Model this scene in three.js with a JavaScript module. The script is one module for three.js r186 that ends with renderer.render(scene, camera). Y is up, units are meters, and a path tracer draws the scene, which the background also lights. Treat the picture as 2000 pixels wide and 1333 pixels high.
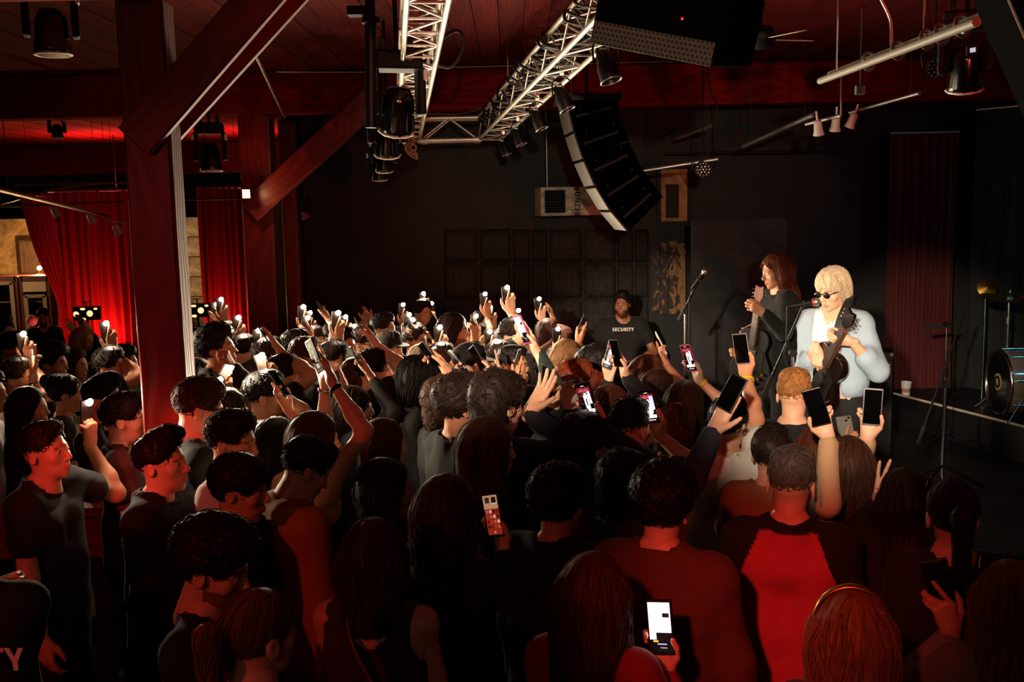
import * as THREE from 'three';
import { ImprovedNoise } from 'three/addons/math/ImprovedNoise.js';
import { mergeGeometries } from 'three/addons/utils/BufferGeometryUtils.js';
import { RoundedBoxGeometry } from 'three/addons/geometries/RoundedBoxGeometry.js';
import { RectAreaLightUniformsLib } from 'three/addons/lights/RectAreaLightUniformsLib.js';
import { FontLoader } from 'three/addons/loaders/FontLoader.js';
import { TextGeometry } from 'three/addons/geometries/TextGeometry.js';

// ---------------------------------------------------------------- camera, exposure, haze, lights
const V = (x, y, z) => new THREE.Vector3(x, y, z);
const scene = new THREE.Scene();
scene.background = new THREE.Color(0x000000);
const FOCAL = 2000;
const camera = new THREE.PerspectiveCamera(2 * Math.atan(666.5 / FOCAL) * 180 / Math.PI, 2000 / 1333, 0.05, 80);
camera.position.set(0, 2.65, 0);
camera.rotation.set(-7.45 * Math.PI / 180, 0, -1.15 * Math.PI / 180, 'YXZ');
camera.updateMatrixWorld(true);
const renderer = new THREE.WebGLRenderer({ antialias: true });
renderer.toneMapping = THREE.LinearToneMapping;
renderer.toneMappingExposure = 1.0;
renderer.shadowMap.enabled = true;
RectAreaLightUniformsLib.init();

const WARM = new THREE.Color(1.0, 0.80, 0.60), RED = new THREE.Color(1.0, 0.075, 0.055), FLASH = new THREE.Color(1.0, 0.80, 0.56);
function spot(name, from, to, color, intensity, angleDeg, penumbra, size = 4) {
  const l = new THREE.SpotLight(color, intensity, 0, angleDeg * Math.PI / 180, penumbra, 2);
  l.name = name; l.position.copy(from); l.target.position.copy(to); l.castShadow = true; l.shadow.radius = size;
  scene.add(l, l.target); return l;
}
// the lanterns that hang behind the photographer; their housings are built further down
const LANTERNS = [
  ['follow_lantern', V(-1.2, 3.55, 1.6), V(2.28, 1.88, -6.25), WARM, 290, 5.4, 0.5],
  ['follow_lantern', V(-1.75, 3.55, 1.6), V(0.5, 1.75, -7.0), WARM, 430, 6.0, 0.8],
  ['follow_lantern', V(-0.65, 3.55, 1.6), V(1.45, 1.95, -4.6), WARM, 210, 6.5, 0.8],
  ['rig_lantern', V(0.2, 3.15, 2.2), V(0.95, 3.3, -8), WARM, 75, 13, 0.7],
  ['red_wash_lantern', V(-3.2, 3.6, 1.2), V(-1.35, 0.8, -4.6), RED, 17, 22, 1],
  ['red_wash_lantern', V(-2.3, 3.62, 0.6), V(-1.66, 1.4, -4.7), RED, 85, 5, 1],
  ['red_wash_lantern', V(-0.9, 3.72, 0.9), V(1.05, 1.12, -3.65), RED, 50, 7.5, 1],
  ['red_ceiling_lantern', V(2.6, 2.7, 1.6), V(1.0, 4.0, -7), RED, 52, 24, 0.8],
  ['blue_side_lantern', V(5.6, 3.5, -5.6), V(5.0, 1.8, -9.5), new THREE.Color(0.12, 0.55, 0.75), 5, 30, 0.8],
];
const FLASH_POWER = 3.0;
for (const [n, a, b, c, i, g, p] of LANTERNS) spot(n + '_beam', V(a.x, a.y, a.z).addScaledVector(V(b.x - a.x, b.y - a.y, b.z - a.z).normalize(), 0.02), b, c, i, g, p);

// ---------------------------------------------------------------- helpers
let seed = 20251;
const rnd = () => { seed = (seed * 1664525 + 1013904223) >>> 0; return seed / 4294967296; };
const rr = (a, b) => a + (b - a) * rnd();
const noise = new ImprovedNoise();
const R = (d) => d * Math.PI / 180;
const clamp = (x, a, b) => Math.min(b, Math.max(a, x));
const mix = (a, b, t) => a + (b - a) * t;
const ray = (px, py) => { const v = V((px - 1000) / FOCAL, -(py - 666.5) / FOCAL, -1).applyQuaternion(camera.quaternion); return v; };
const at = (px, py, d) => { const v = ray(px, py); return camera.position.clone().addScaledVector(v, d / -v.z); };           // a point d metres in front along the room's length
const onH = (px, py, h) => { const v = ray(px, py); return camera.position.clone().addScaledVector(v, (h - camera.position.y) / v.y); };

const SINGER = V(2.0, 0, -6.25), STAGE_Y = 0.45;
const used = {};
const numbered = (n) => { const k = used[n] = (used[n] ?? -1) + 1; return k ? n + '_' + String(k).padStart(3, '0') : n; };
const shadow = (o) => { o.castShadow = o.receiveShadow = true; return o; };
function tag(o, label, category, group, kind) {
  o.userData = { label, category };
  if (group) o.userData.group = group;
  if (kind) o.userData.kind = kind;
  return o;
}
function thing(name, label, category, pos, turn = 0, group, kind) {
  const g = new THREE.Group(); g.name = numbered(name); scene.add(g);
  if (pos) g.position.copy(pos);
  g.rotation.y = turn;
  return tag(g, label, category, group, kind);
}
function mesh(name, geo, mat, parent, pos, rot) {
  const m = shadow(new THREE.Mesh(geo, mat)); m.name = parent ? name : numbered(name);
  (parent ?? scene).add(m);
  if (pos) m.position.set(...pos);
  if (rot) m.rotation.set(...rot);
  return m;
}
const struct = (name, geo, mat, label, category, pos, rot) => tag(mesh(name, geo, mat, null, pos, rot), label, category, undefined, 'structure');

const box = (w, h, d, x = 0, y = 0, z = 0) => { const g = new THREE.BoxGeometry(w, h, d); g.translate(x, y, z); return g; };
// a box with uv in metres, grain along its longest side
function plank(w, h, d, bev = 0) {
  const g = bev ? new RoundedBoxGeometry(w, h, d, 2, bev) : new THREE.BoxGeometry(w, h, d);
  const p = g.attributes.position, n = g.attributes.normal, uv = g.attributes.uv;
  const long = h >= w && h >= d ? 1 : w >= d ? 0 : 2;
  for (let i = 0; i < p.count; i++) {
    const c = [p.getX(i), p.getY(i), p.getZ(i)], a = [Math.abs(n.getX(i)), Math.abs(n.getY(i)), Math.abs(n.getZ(i))];
    const f = a.indexOf(Math.max(...a));
    const ax = [0, 1, 2].filter((k) => k !== f), v = ax.includes(long) ? long : ax[1], u = ax[0] === v ? ax[1] : ax[0];
    uv.setXY(i, c[u] + f * 0.37, c[v]);
  }
  return g;
}
function tube(pts, r, seg = 24, rad = 8, closed = false) { return new THREE.TubeGeometry(new THREE.CatmullRomCurve3(pts, closed, 'catmullrom', 0.5), seg, r, rad, closed); }
function rod(a, b, r, r2 = r, rad = 10) {                          // a straight tapered bar from a to b
  const d = b.clone().sub(a), L = d.length(), g = new THREE.CylinderGeometry(r2, r, L, rad);
  g.translate(0, L / 2, 0); g.applyQuaternion(new THREE.Quaternion().setFromUnitVectors(V(0, 1, 0), d.normalize())); g.translate(a.x, a.y, a.z);
  return g;
}
const lathe = (pts, seg = 24) => new THREE.LatheGeometry(pts.map(([x, y]) => new THREE.Vector2(x, y)), seg);
const join = (list) => mergeGeometries(list.map((g) => (g.index ? g.toNonIndexed() : g)).map((g) => { for (const k of Object.keys(g.attributes)) if (!['position', 'normal', 'uv'].includes(k)) g.deleteAttribute(k); return g; }));
const xf = (g, pos, rot = [0, 0, 0], s = 1) => { g.applyMatrix4(new THREE.Matrix4().compose(V(...pos), new THREE.Quaternion().setFromEuler(new THREE.Euler(...rot)), V(s, s, s))); return g; };

// ---------------------------------------------------------------- computed textures
function dataTex(w, h, fn, srgb) {
  const d = new Uint8Array(w * h * 4);
  for (let y = 0; y < h; y++) for (let x = 0; x < w; x++) { const c = fn(x / w, y / h); d.set([c[0], c[1], c[2], 255].map((v) => clamp(v, 0, 255)), (y * w + x) * 4); }
  const t = new THREE.DataTexture(d, w, h); t.wrapS = t.wrapT = THREE.RepeatWrapping; t.magFilter = THREE.LinearFilter; t.minFilter = THREE.LinearFilter;
  if (srgb) t.colorSpace = THREE.SRGBColorSpace;
  t.needsUpdate = true; return t;
}
// noise that repeats after 1 in u and v
const loopN = (u, v, f, k = 0) => { const a = u * 2 * Math.PI, b = v * 2 * Math.PI, r = f / (2 * Math.PI); return noise.noise(Math.cos(a) * r + 7 + k, Math.sin(a) * r + Math.cos(b) * r, Math.sin(b) * r + k * 1.7); };
const grainAt = (u, v) => {
  const w = loopN(u, v, 3, 2) * 0.9 + loopN(u, v, 7, 5) * 0.25;
  const rings = Math.abs(((u * 11 + w * 2.2 + loopN(u, v, 1.4, 9) * 2.5) % 1 + 1) % 1 - 0.5) * 2;
  return 0.72 * rings + 0.28 * (0.5 + 0.5 * loopN(u, v, 60, 3));
};
const woodTone = dataTex(512, 512, (u, v) => { const g = 172 + 62 * grainAt(u, v) + 18 * loopN(u, v, 5, 1); return [g, g * 0.97, g * 0.96]; }, true);
const woodBump = dataTex(512, 512, (u, v) => { const g = 255 * grainAt(u, v); return [g, g, g]; });
const scuff = dataTex(512, 512, (u, v) => { const g = 205 + 60 * loopN(u, v, 6, 1) + 45 * loopN(u, v, 22, 4) + 30 * loopN(u, v, 90, 6); return [g, g, g]; }, true);
const scuffBump = dataTex(512, 512, (u, v) => { const g = 128 + 60 * loopN(u, v, 9, 1) + 50 * loopN(u, v, 40, 4) + 40 * loopN(u, v, 120, 2); return [g, g, g]; });
const std = (color, roughness = 0.8, more = {}) => new THREE.MeshStandardMaterial({ color, roughness, ...more });
const phys = (color, roughness = 0.5, more = {}) => new THREE.MeshPhysicalMaterial({ color, roughness, ...more });
const rep = (t, x, y = x) => { const c = t.clone(); c.repeat.set(x, y); c.needsUpdate = true; return c; };

const M = {
  redWood: phys(0x8e1710, 0.38, { map: rep(woodTone, 1.1, 0.55), bumpMap: rep(woodBump, 1.1, 0.55), bumpScale: 0.0012, clearcoat: 0.25, clearcoatRoughness: 0.3 }),
  wornWood: std(0x84503f, 0.75, { map: rep(woodTone, 1.6, 0.5), bumpMap: rep(woodBump, 1.6, 0.5), bumpScale: 0.002 }), stageCurtain: phys(0x45080b, 0.9, { sheen: 0.2, sheenColor: new THREE.Color(0.3, 0.03, 0.04), side: THREE.DoubleSide }), deepBlack: phys(0x020202, 0.9, { specularIntensity: 0.03 }),
  redBeam: phys(0x86160f, 0.88, { specularIntensity: 0.15, map: rep(woodTone, 1.1, 0.55), bumpMap: rep(woodBump, 1.1, 0.55), bumpScale: 0.0012 }),
  redBoard: [0x6f1411, 0x79150f, 0x641210].map((c) => phys(c, 0.92, { specularIntensity: 0.25, map: rep(woodTone, 2.2, 0.3), bumpMap: rep(woodBump, 2.2, 0.3), bumpScale: 0.001 })),
  blackWall: std(0x110e0b, 0.75, { map: rep(scuff, 0.4), bumpMap: rep(scuffBump, 0.9), bumpScale: 0.002 }),
  leather: [0x241b14, 0x1f1812, 0x2a2018].map((c) => phys(c, 0.42, { map: rep(scuff, 1.5), bumpMap: rep(scuffBump, 2.5), bumpScale: 0.006 })),
  black: phys(0x0a0a0b, 0.6, { specularIntensity: 0.4 }), barMetal: std(0x8a847a, 0.6, { metalness: 0.3 }), blackGloss: phys(0x08080a, 0.18, { clearcoat: 0.4 }), rubber: std(0x111112, 0.9), darkMetal: std(0x1b1b1d, 0.4, { metalness: 0.6 }),
  chrome: std(0xd8d5cf, 0.18, { metalness: 1 }), steel: std(0xa9a49c, 0.35, { metalness: 0.9 }), alu: std(0xcfc6b8, 0.38, { metalness: 0.75 }), brass: std(0xb58a3a, 0.3, { metalness: 0.95 }),
  cable: std(0x0e0d0d, 0.7), cream: std(0xcbb597, 0.55, { map: rep(scuff, 0.8) }), plastic: std(0xd9d2c6, 0.4), white: std(0xe8e4dc, 0.6),
  tanWall: std(0xb98f58, 0.85, { map: rep(scuff, 0.6) }), greyFlat: std(0x2c2a2d, 0.85, { map: rep(scuff, 0.5) }), floor: std(0x1a1614, 0.55, { map: rep(scuff, 0.5), bumpMap: rep(scuffBump, 0.7), bumpScale: 0.002 }),
  stage: std(0x0d0c0c, 0.5, { map: rep(scuff, 0.5), bumpMap: rep(scuffBump, 1), bumpScale: 0.0015 }), tape: std(0xb9ad98, 0.7),
  redCurtain: phys(0x8c0f12, 0.85, { sheen: 0.5, sheenColor: new THREE.Color(0.6, 0.05, 0.05), sheenRoughness: 0.5, side: THREE.DoubleSide }),
  darkCurtain: phys(0x0c1416, 0.9, { sheen: 0.3, sheenColor: new THREE.Color(0.05, 0.12, 0.14), side: THREE.DoubleSide }),
  glass: phys(0xffffff, 0.04, { transmission: 1, thickness: 0, ior: 1.45 }),
};
const glow = (color, intensity, base = 0x111111) => std(base, 0.4, { emissive: color, emissiveIntensity: intensity });
// ---------------------------------------------------------------- the room
const HC = 4.0;                                                   // underside of the ceiling boards
struct('floor', plank(17, 0.2, 26), M.floor, 'dark scuffed concrete floor under the crowd', 'floor', [-1.9, -0.1, -8.6]);
{
  const c = thing('ceiling', 'ceiling of red painted boards running the length of the hall', 'ceiling', V(0, 0, 0), 0, undefined, 'structure');
  mesh('deck', plank(17, 0.2, 26), M.black, c, [-1.9, HC + 0.16, -8.6]);
  const rows = [[3.9, -4.6], [-4.6, -10.3], [-10.3, -21.4]], geos = rows.map(([a, b]) => plank(0.176, 0.03, a - b - 0.012));
  for (let i = 0; i < 92; i++) rows.forEach(([a, b], k) => mesh('plank', geos[k], M.redBoard[(i * 7 + k * 5 + (i >> 2)) % 3], c, [-10.15 + i * 0.182, HC + 0.02 + (i * 13 % 5) * 0.0012, (a + b) / 2]));
}
struct('wall_back', plank(8.6, 4.4, 0.2), M.blackWall, 'black painted wall behind the crowd and the stage', 'wall', [2.1, 2.1, -11.1]);
struct('wall_side', plank(0.2, 4.4, 10.4), M.blackWall, 'dark return wall beside the curtained bar area', 'wall', [-2.3, 2.1, -16.3]);
struct('wall_far', plank(8.2, 4.4, 0.2), M.blackWall, 'dark wall at the far end of the bar area', 'wall', [-6.3, 2.1, -21.5]);
struct('wall_bar', plank(3.6, 2.62, 0.15), M.tanWall, 'tan plaster partition behind the bar coolers', 'wall', [-8.45, 1.31, -16.95]);
struct('wall_left', plank(0.2, 4.4, 26), M.blackWall, 'dark side wall of the bar area', 'wall', [-10.3, 2.1, -8.6]);
struct('wall_right', plank(0.2, 4.4, 22), M.blackWall, 'dark side wall at the back of the stage', 'wall', [6.4, 2.1, -6.5]);
struct('wall_front', plank(17, 4.4, 0.2), M.blackWall, 'dark wall behind the photographer', 'wall', [-1.9, 2.1, 4.1]);

// timber frame: beams across the hall, posts with raking braces
const beamLabel = { '-4.6': 'dark red timber beam crossing above the nearest post', '-10.3': 'dark red timber beam crossing above the dark wall', '-20.2': 'far red timber beam over the curtained bar area' };
for (const z of [-4.6, -10.3, -20.2]) {
  const w = z < -16 ? 7.7 : 16.3;
  tag(mesh('ceiling_beam', plank(w, z < -16 ? 0.56 : 0.4, 0.26, 0.012), M.redBeam, null, [z < -16 ? -6.2 : -1.9, HC - (z < -16 ? 0.28 : 0.2), z]), beamLabel[z], 'beam', undefined, 'structure');
}
function timberPost(px, d, w, dep, label, braces = []) {
  const b = at(px, 700, d), g = thing('timber_post', label, 'post', V(b.x, 0, -d - dep / 2), 0, undefined, 'structure');
  mesh('shaft', plank(w, HC - 0.4, dep, 0.012), M.redWood, g, [0, (HC - 0.4) / 2, 0]);
  mesh('side_board', plank(0.012, HC - 0.42, dep - 0.012), M.wornWood, g, [w / 2 + 0.004, (HC - 0.4) / 2, 0]);
  for (const [x0, y0, x1, y1, bw, dz, thick] of braces) {
    const a0 = at(x0, y0, d + dz), a1 = at(x1, y1, d + dz), L = a0.distanceTo(a1), ang = Math.atan2(a1.y - a0.y, a1.x - a0.x), m = a0.clone().add(a1).multiplyScalar(0.5);
    const q = mesh('brace', plank(L, bw, thick, 0.006), M.redWood, g, [m.x - b.x, m.y, m.z + d + dep / 2], [0, 0, ang]);
    mesh('worn_edge', plank(L - 0.01, 0.006, thick - 0.006), M.wornWood, q, [0, -bw / 2 - 0.001, 0]);
  }
  return g;
}
timberPost(313, 4.7, 0.205, 0.15, 'thick red timber post with a pair of raking braces, nearest the camera', [[262, 277, 545, -50, 0.175, -0.03, 0.045], [322, 248, 600, -58, 0.175, 0.2, 0.045]]);
timberPost(517, 10.2, 0.29, 0.26, 'red timber post between the red curtain and the black wall', [[488, 414, 735, 188, 0.24, -0.07, 0.1]]);
timberPost(578, 10.85, 0.15, 0.15, 'narrow red timber post against the end of the black wall');

// quilted leather pads on the back wall
{
  const g = thing('padded_wall_panel', 'brown black leather padding fixed to the back wall in squares', 'wall padding', V(0, 0, -10.99));
  const cols = [[865, 935], [935, 1000], [1000, 1037], [1037, 1071], [1071, 1138], [1138, 1204], [1204, 1238], [1238, 1268]], rows = [[447, 514], [514, 584], [584, 652], [652, 720]];
  let k = 0;
  for (const [y0, y1] of rows) for (const [x0, x1] of cols) {
    const a = at(x0, y0, 11), b = at(x1, y1, 11), w = b.x - a.x - 0.012, h = Math.abs(a.y - b.y) - 0.012, q = new THREE.PlaneGeometry(w, h, 10, 10), p = q.attributes.position;
    for (let i = 0; i < p.count; i++) { const u = p.getX(i) / w * 2, v = p.getY(i) / h * 2, e = Math.max(Math.abs(u), Math.abs(v)); p.setZ(i, (1 - e ** 6) * (0.028 + 0.007 * noise.noise(u * 3 + k * 5, v * 3, k)) + (e > 0.999 ? -0.01 : 0)); }
    q.computeVertexNormals();
    mesh('panel', q, M.leather[k % 3], g, [(a.x + b.x) / 2, (a.y + b.y) / 2, 0]); k++;
  }
}
// tan recess with a weathered board door, and the grey flat beside the stage
{
  const a = at(1287, 328, 10.95), b = at(1346, 432, 10.95);
  const g = thing('wall_hatch', 'tan painted hatch high on the back wall beside the speaker array', 'hatch', V((a.x + b.x) / 2, (a.y + b.y) / 2, -10.97));
  const w = b.x - a.x, h = a.y - b.y;
  mesh('panel', plank(w, h, 0.03), M.tanWall, g); mesh('frame', join([box(0.04, h, 0.05, -w / 2, 0, 0.02), box(0.04, h, 0.05, w / 2, 0, 0.02), box(w, 0.04, 0.05, 0, h / 2, 0.02)]), M.black, g);
  mesh('shutter', plank(w * 0.42, h * 0.62, 0.03, 0.004), M.black, g, [-0.02, -h * 0.12, 0.03]);
}
{
  const a = at(1272, 474, 10.9), b = at(1340, 612, 10.9), w = b.x - a.x, h = a.y - b.y;
  const g = thing('weathered_board', 'weathered wooden board with peeling tan paint on the back wall', 'board', V((a.x + b.x) / 2, (a.y + b.y) / 2, -10.93));
  const peel = dataTex(256, 512, (u, v) => { const n = loopN(u, v, 9, 3) + 0.5 * loopN(u, v, 26, 6) + (u - 0.55) * 1.0; const k = n > 0.12 ? [134, 96, 54] : n > -0.05 ? [84, 50, 28] : [30, 19, 13]; const s = 0.9 + 0.25 * loopN(u * 1, v, 60, 2); return k.map((c) => c * s); }, true);
  const bm = std(0xffffff, 0.75, { map: peel });
  for (let i = 0; i < 4; i++) {
    const q = new THREE.BoxGeometry(w / 4 - 0.006, h + rr(-0.05, 0.02), 0.025), uv = q.attributes.uv; for (let j = 0; j < uv.count; j++) uv.setX(j, (uv.getX(j) + i) / 4);
    mesh('plank', q, bm, g, [-w / 2 + (i + 0.5) * w / 4, 0, rr(-0.004, 0.004)]);
  }
}
{
  const a = at(1350, 430, 9.6), b = at(1532, 760, 9.6);
  const g = thing('stage_flat', 'tall dark grey scenery flat standing at the side of the stage', 'flat', V((a.x + b.x) / 2, STAGE_Y, -9.6)), w = b.x - a.x, h = a.y - STAGE_Y;
  mesh('board', plank(w, h, 0.04, 0.006), M.greyFlat, g, [0, h / 2, 0]);
  mesh('brace', rod(V(w * 0.4, h * 0.7, -0.03), V(w * 0.4, 0, -0.6), 0.02), M.black, g);
}
// stage and drum riser
const slab = (pts, y0, y1) => { const s = new THREE.Shape(pts.map(([x, z]) => new THREE.Vector2(x, -z))), g = new THREE.ExtrudeGeometry(s, { depth: y1 - y0, bevelEnabled: false }); g.rotateX(-Math.PI / 2); g.translate(0, y0, 0); return g; };
{
  const g = thing('stage', 'low black stage along the right of the hall', 'stage', V(0, 0, 0), 0, undefined, 'structure');
  mesh('deck', slab([[1.25, -7.9], [2.75, -3.2], [6.3, -3.2], [6.3, -10.98], [1.6, -10.98], [1.5, -8.8]], 0, STAGE_Y), M.stage, g);
  const r0 = at(1742, 768, 9.97), r1 = at(2010, 842, 8.3);
  const d = thing('drum_riser', 'black drum riser with a pale taped edge', 'riser', V(0, STAGE_Y, 0));
  mesh('deck', slab([[r0.x, -9.97], [r1.x, -8.3], [5.35, -7.9], [5.35, -9.05], [4.6, -10.2], [r0.x + 0.1, -10.2]], 0, 0.3), M.stage, d);
  mesh('edge_tape', rod(V(r0.x, 0.302, -9.97), V(r1.x, 0.302, -8.3), 0.012), M.tape, d);
}
// curtains: pleated sheets hung from rails
function curtain(name, label, A, B, y0, y1, folds, depth, mat, shape, cat = 'curtain') {
  const nu = folds * 8, nv = 26, pos = [], idx = [], dir = B.clone().sub(A).setY(0), L = dir.length(), u = dir.clone().normalize(), nn = V(-u.z, 0, u.x);
  for (let j = 0; j <= nv; j++) for (let i = 0; i <= nu; i++) {
    const t = i / nu, v = j / nv, ph = t * folds * Math.PI * 2 + noise.noise(t * 6, v * 1.2, folds) * 2.2, k = depth * (0.55 + 0.45 * v) * (0.75 + 0.5 * noise.noise(t * 9, 3, 1));
    const [tx, sw] = shape ? shape(t, v) : [t, 0];
    const p = A.clone().addScaledVector(u, tx * L).addScaledVector(nn, Math.sin(ph) * k + sw);
    pos.push(p.x, mix(y1, y0, v), p.z);
  }
  for (let j = 0; j < nv; j++) for (let i = 0; i < nu; i++) { const a = j * (nu + 1) + i, b = a + 1, c = a + nu + 1, d = c + 1; idx.push(a, c, b, b, c, d); }
  const g = new THREE.BufferGeometry(); g.setAttribute('position', new THREE.Float32BufferAttribute(pos, 3)); g.setIndex(idx); g.computeVertexNormals();
  const o = thing(name, label, cat);
  mesh('cloth', g, mat, o);
  mesh('rail', rod(V(A.x, y1 + 0.02, A.z), V(B.x, y1 + 0.02, B.z), 0.018), M.steel, o);
  return o;
}
{
  const y1 = 2.95, L0 = at(95, 400, 13.2), L1 = at(258, 400, 13.2);
  curtain('red_curtain', 'wide red curtain behind the lamp cluster, left of the nearest post', L0, L1, 0.05, y1, 9, 0.09, M.redCurtain);
  const T0 = at(38, 385, 12.6), T1 = at(100, 385, 13.1);
  // the curtain gathered by a tie: narrow at two thirds of its drop
  curtain('tied_curtain', 'red curtain tied back in a swag beside the bar', T0, T1, 0.05, 2.9, 6, 0.06, M.redCurtain, (t, v) => { const k = Math.exp(-(((v - 0.5) / 0.2) ** 2)); const w = mix(1, 0.28, k), c = 0.5 + (v < 0.5 ? v * 1.25 : 0.62 - (v - 0.5) * 0.2); return [c + (t - 0.5) * w - 0.0, 0]; });
  const C0 = at(385, 400, 13), C1 = at(484, 400, 13);
  curtain('red_curtain', 'red curtain between the nearest post and the second post', C0, C1, 0.05, 2.95, 8, 0.09, M.redCurtain);
  const D0 = at(476, 390, 11.6), D1 = at(500, 390, 11.4);
  curtain('red_curtain', 'narrow red curtain edge showing behind the second post', D0, D1, 0.05, 2.72, 3, 0.05, M.redCurtain);
  const E0 = at(1738, 300, 10.6), E1 = at(1872, 300, 10.6);
  curtain('red_curtain', 'dark red stage curtain behind the drum kit', E0, E1, STAGE_Y, 3.3, 8, 0.06, M.stageCurtain);
  curtain('black_curtain', 'blue black stage curtain at the edge of the stage', V(E1.x + 0.08, 0, -10.4), V(6.15, 0, -8.2), STAGE_Y, 3.5, 14, 0.07, M.darkCurtain);
}
// rail in front of the bar end of the crowd
{
  const a = at(-60, 1012, 5.3), b = at(262, 1004, 5.3);
  const g = thing('wooden_barrier', 'low red brown wooden barrier between people at the left', 'barrier', V((a.x + b.x) / 2, 0, -5.3)), w = b.x - a.x;
  mesh('top_rail', plank(w, 0.05, 0.14, 0.008), M.redWood, g, [0, 1.1, 0]); mesh('panel', plank(w, 0.24, 0.03), M.redWood, g, [0, 0.95, -0.02]);
  for (const q of [-1, 0, 1]) mesh('post', plank(0.08, 1.08, 0.08, 0.006), M.redWood, g, [q * (w / 2 - 0.06), 0.54, -0.02]);
}
// ---------------------------------------------------------------- bodies: distance fields meshed with surface nets
function net(field, lo, hi, cell) {
  const nx = Math.ceil((hi[0] - lo[0]) / cell) + 2, ny = Math.ceil((hi[1] - lo[1]) / cell) + 2, nz = Math.ceil((hi[2] - lo[2]) / cell) + 2;
  const val = new Float32Array(nx * ny * nz), B = 4, half = (B - 1) / 2 * cell, far = half * 1.7321 * 1.5 + 0.02;
  for (let bz = 0; bz < nz; bz += B) for (let by = 0; by < ny; by += B) for (let bx = 0; bx < nx; bx += B) {
    const c = field(lo[0] + bx * cell + half, lo[1] + by * cell + half, lo[2] + bz * cell + half), skip = Math.abs(c) > far;
    for (let z = bz; z < Math.min(bz + B, nz); z++) for (let y = by; y < Math.min(by + B, ny); y++) for (let x = bx, i = (z * ny + y) * nx + bx; x < Math.min(bx + B, nx); x++, i++)
      val[i] = skip ? c : field(lo[0] + x * cell, lo[1] + y * cell, lo[2] + z * cell);
  }
  const id = new Int32Array(nx * ny * nz).fill(-1), pos = [], idx = [], off = [0, 1, nx, nx + 1, nx * ny, nx * ny + 1, nx * ny + nx, nx * ny + nx + 1];
  const E = [[0, 1], [2, 3], [4, 5], [6, 7], [0, 2], [1, 3], [4, 6], [5, 7], [0, 4], [1, 5], [2, 6], [3, 7]];
  for (let z = 0; z < nz - 1; z++) for (let y = 0; y < ny - 1; y++) for (let x = 0; x < nx - 1; x++) {
    const i = (z * ny + y) * nx + x;
    let m = 0;
    for (let k = 0; k < 8; k++) if (val[i + off[k]] < 0) m |= 1 << k;
    if (m === 0 || m === 255) continue;
    let sx = 0, sy = 0, sz = 0, n = 0;
    for (const [a, b] of E) {
      if (((m >> a) & 1) === ((m >> b) & 1)) continue;
      const va = val[i + off[a]], t = va / (va - val[i + off[b]]);
      sx += (a & 1) + ((b & 1) - (a & 1)) * t; sy += ((a >> 1) & 1) + (((b >> 1) & 1) - ((a >> 1) & 1)) * t; sz += (a >> 2) + ((b >> 2) - (a >> 2)) * t; n++;
    }
    id[i] = pos.length / 3;
    pos.push(lo[0] + (x + sx / n) * cell, lo[1] + (y + sy / n) * cell, lo[2] + (z + sz / n) * cell);
  }
  const quad = (a, b, c, d, flip) => { if (a < 0 || b < 0 || c < 0 || d < 0) return; flip ? idx.push(a, c, b, a, d, c) : idx.push(a, b, c, a, c, d); };
  for (let z = 1; z < nz - 1; z++) for (let y = 1; y < ny - 1; y++) for (let x = 1; x < nx - 1; x++) {
    const i = (z * ny + y) * nx + x, s = val[i] < 0;
    if (s !== val[i + 1] < 0) quad(id[i - nx - nx * ny], id[i - nx * ny], id[i], id[i - nx], !s);
    if (s !== val[i + nx] < 0) quad(id[i - 1 - nx * ny], id[i - 1], id[i], id[i - nx * ny], !s);
    if (s !== val[i + nx * ny] < 0) quad(id[i - 1 - nx], id[i - nx], id[i], id[i - 1], !s);
  }
  return finish({ pos: Float32Array.from(pos), idx: Uint32Array.from(idx) });
}
function finish(m) {                                              // smooth normals
  const { pos, idx } = m, nor = new Float32Array(pos.length);
  for (let t = 0; t < idx.length; t += 3) {
    const a = idx[t] * 3, b = idx[t + 1] * 3, c = idx[t + 2] * 3;
    const ux = pos[b] - pos[a], uy = pos[b + 1] - pos[a + 1], uz = pos[b + 2] - pos[a + 2], vx = pos[c] - pos[a], vy = pos[c + 1] - pos[a + 1], vz = pos[c + 2] - pos[a + 2];
    const nx = uy * vz - uz * vy, ny = uz * vx - ux * vz, nz = ux * vy - uy * vx;
    for (const k of [a, b, c]) { nor[k] += nx; nor[k + 1] += ny; nor[k + 2] += nz; }
  }
  for (let i = 0; i < nor.length; i += 3) { const l = Math.hypot(nor[i], nor[i + 1], nor[i + 2]) || 1; nor[i] /= l; nor[i + 1] /= l; nor[i + 2] /= l; }
  m.nor = nor; return m;
}
function paint(m, fn) { const c = m.col = new Float32Array(m.pos.length); for (let i = 0; i < c.length; i += 3) { const k = fn(m.pos[i], m.pos[i + 1], m.pos[i + 2]); c[i] = k[0]; c[i + 1] = k[1]; c[i + 2] = k[2]; } return m; }
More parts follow.
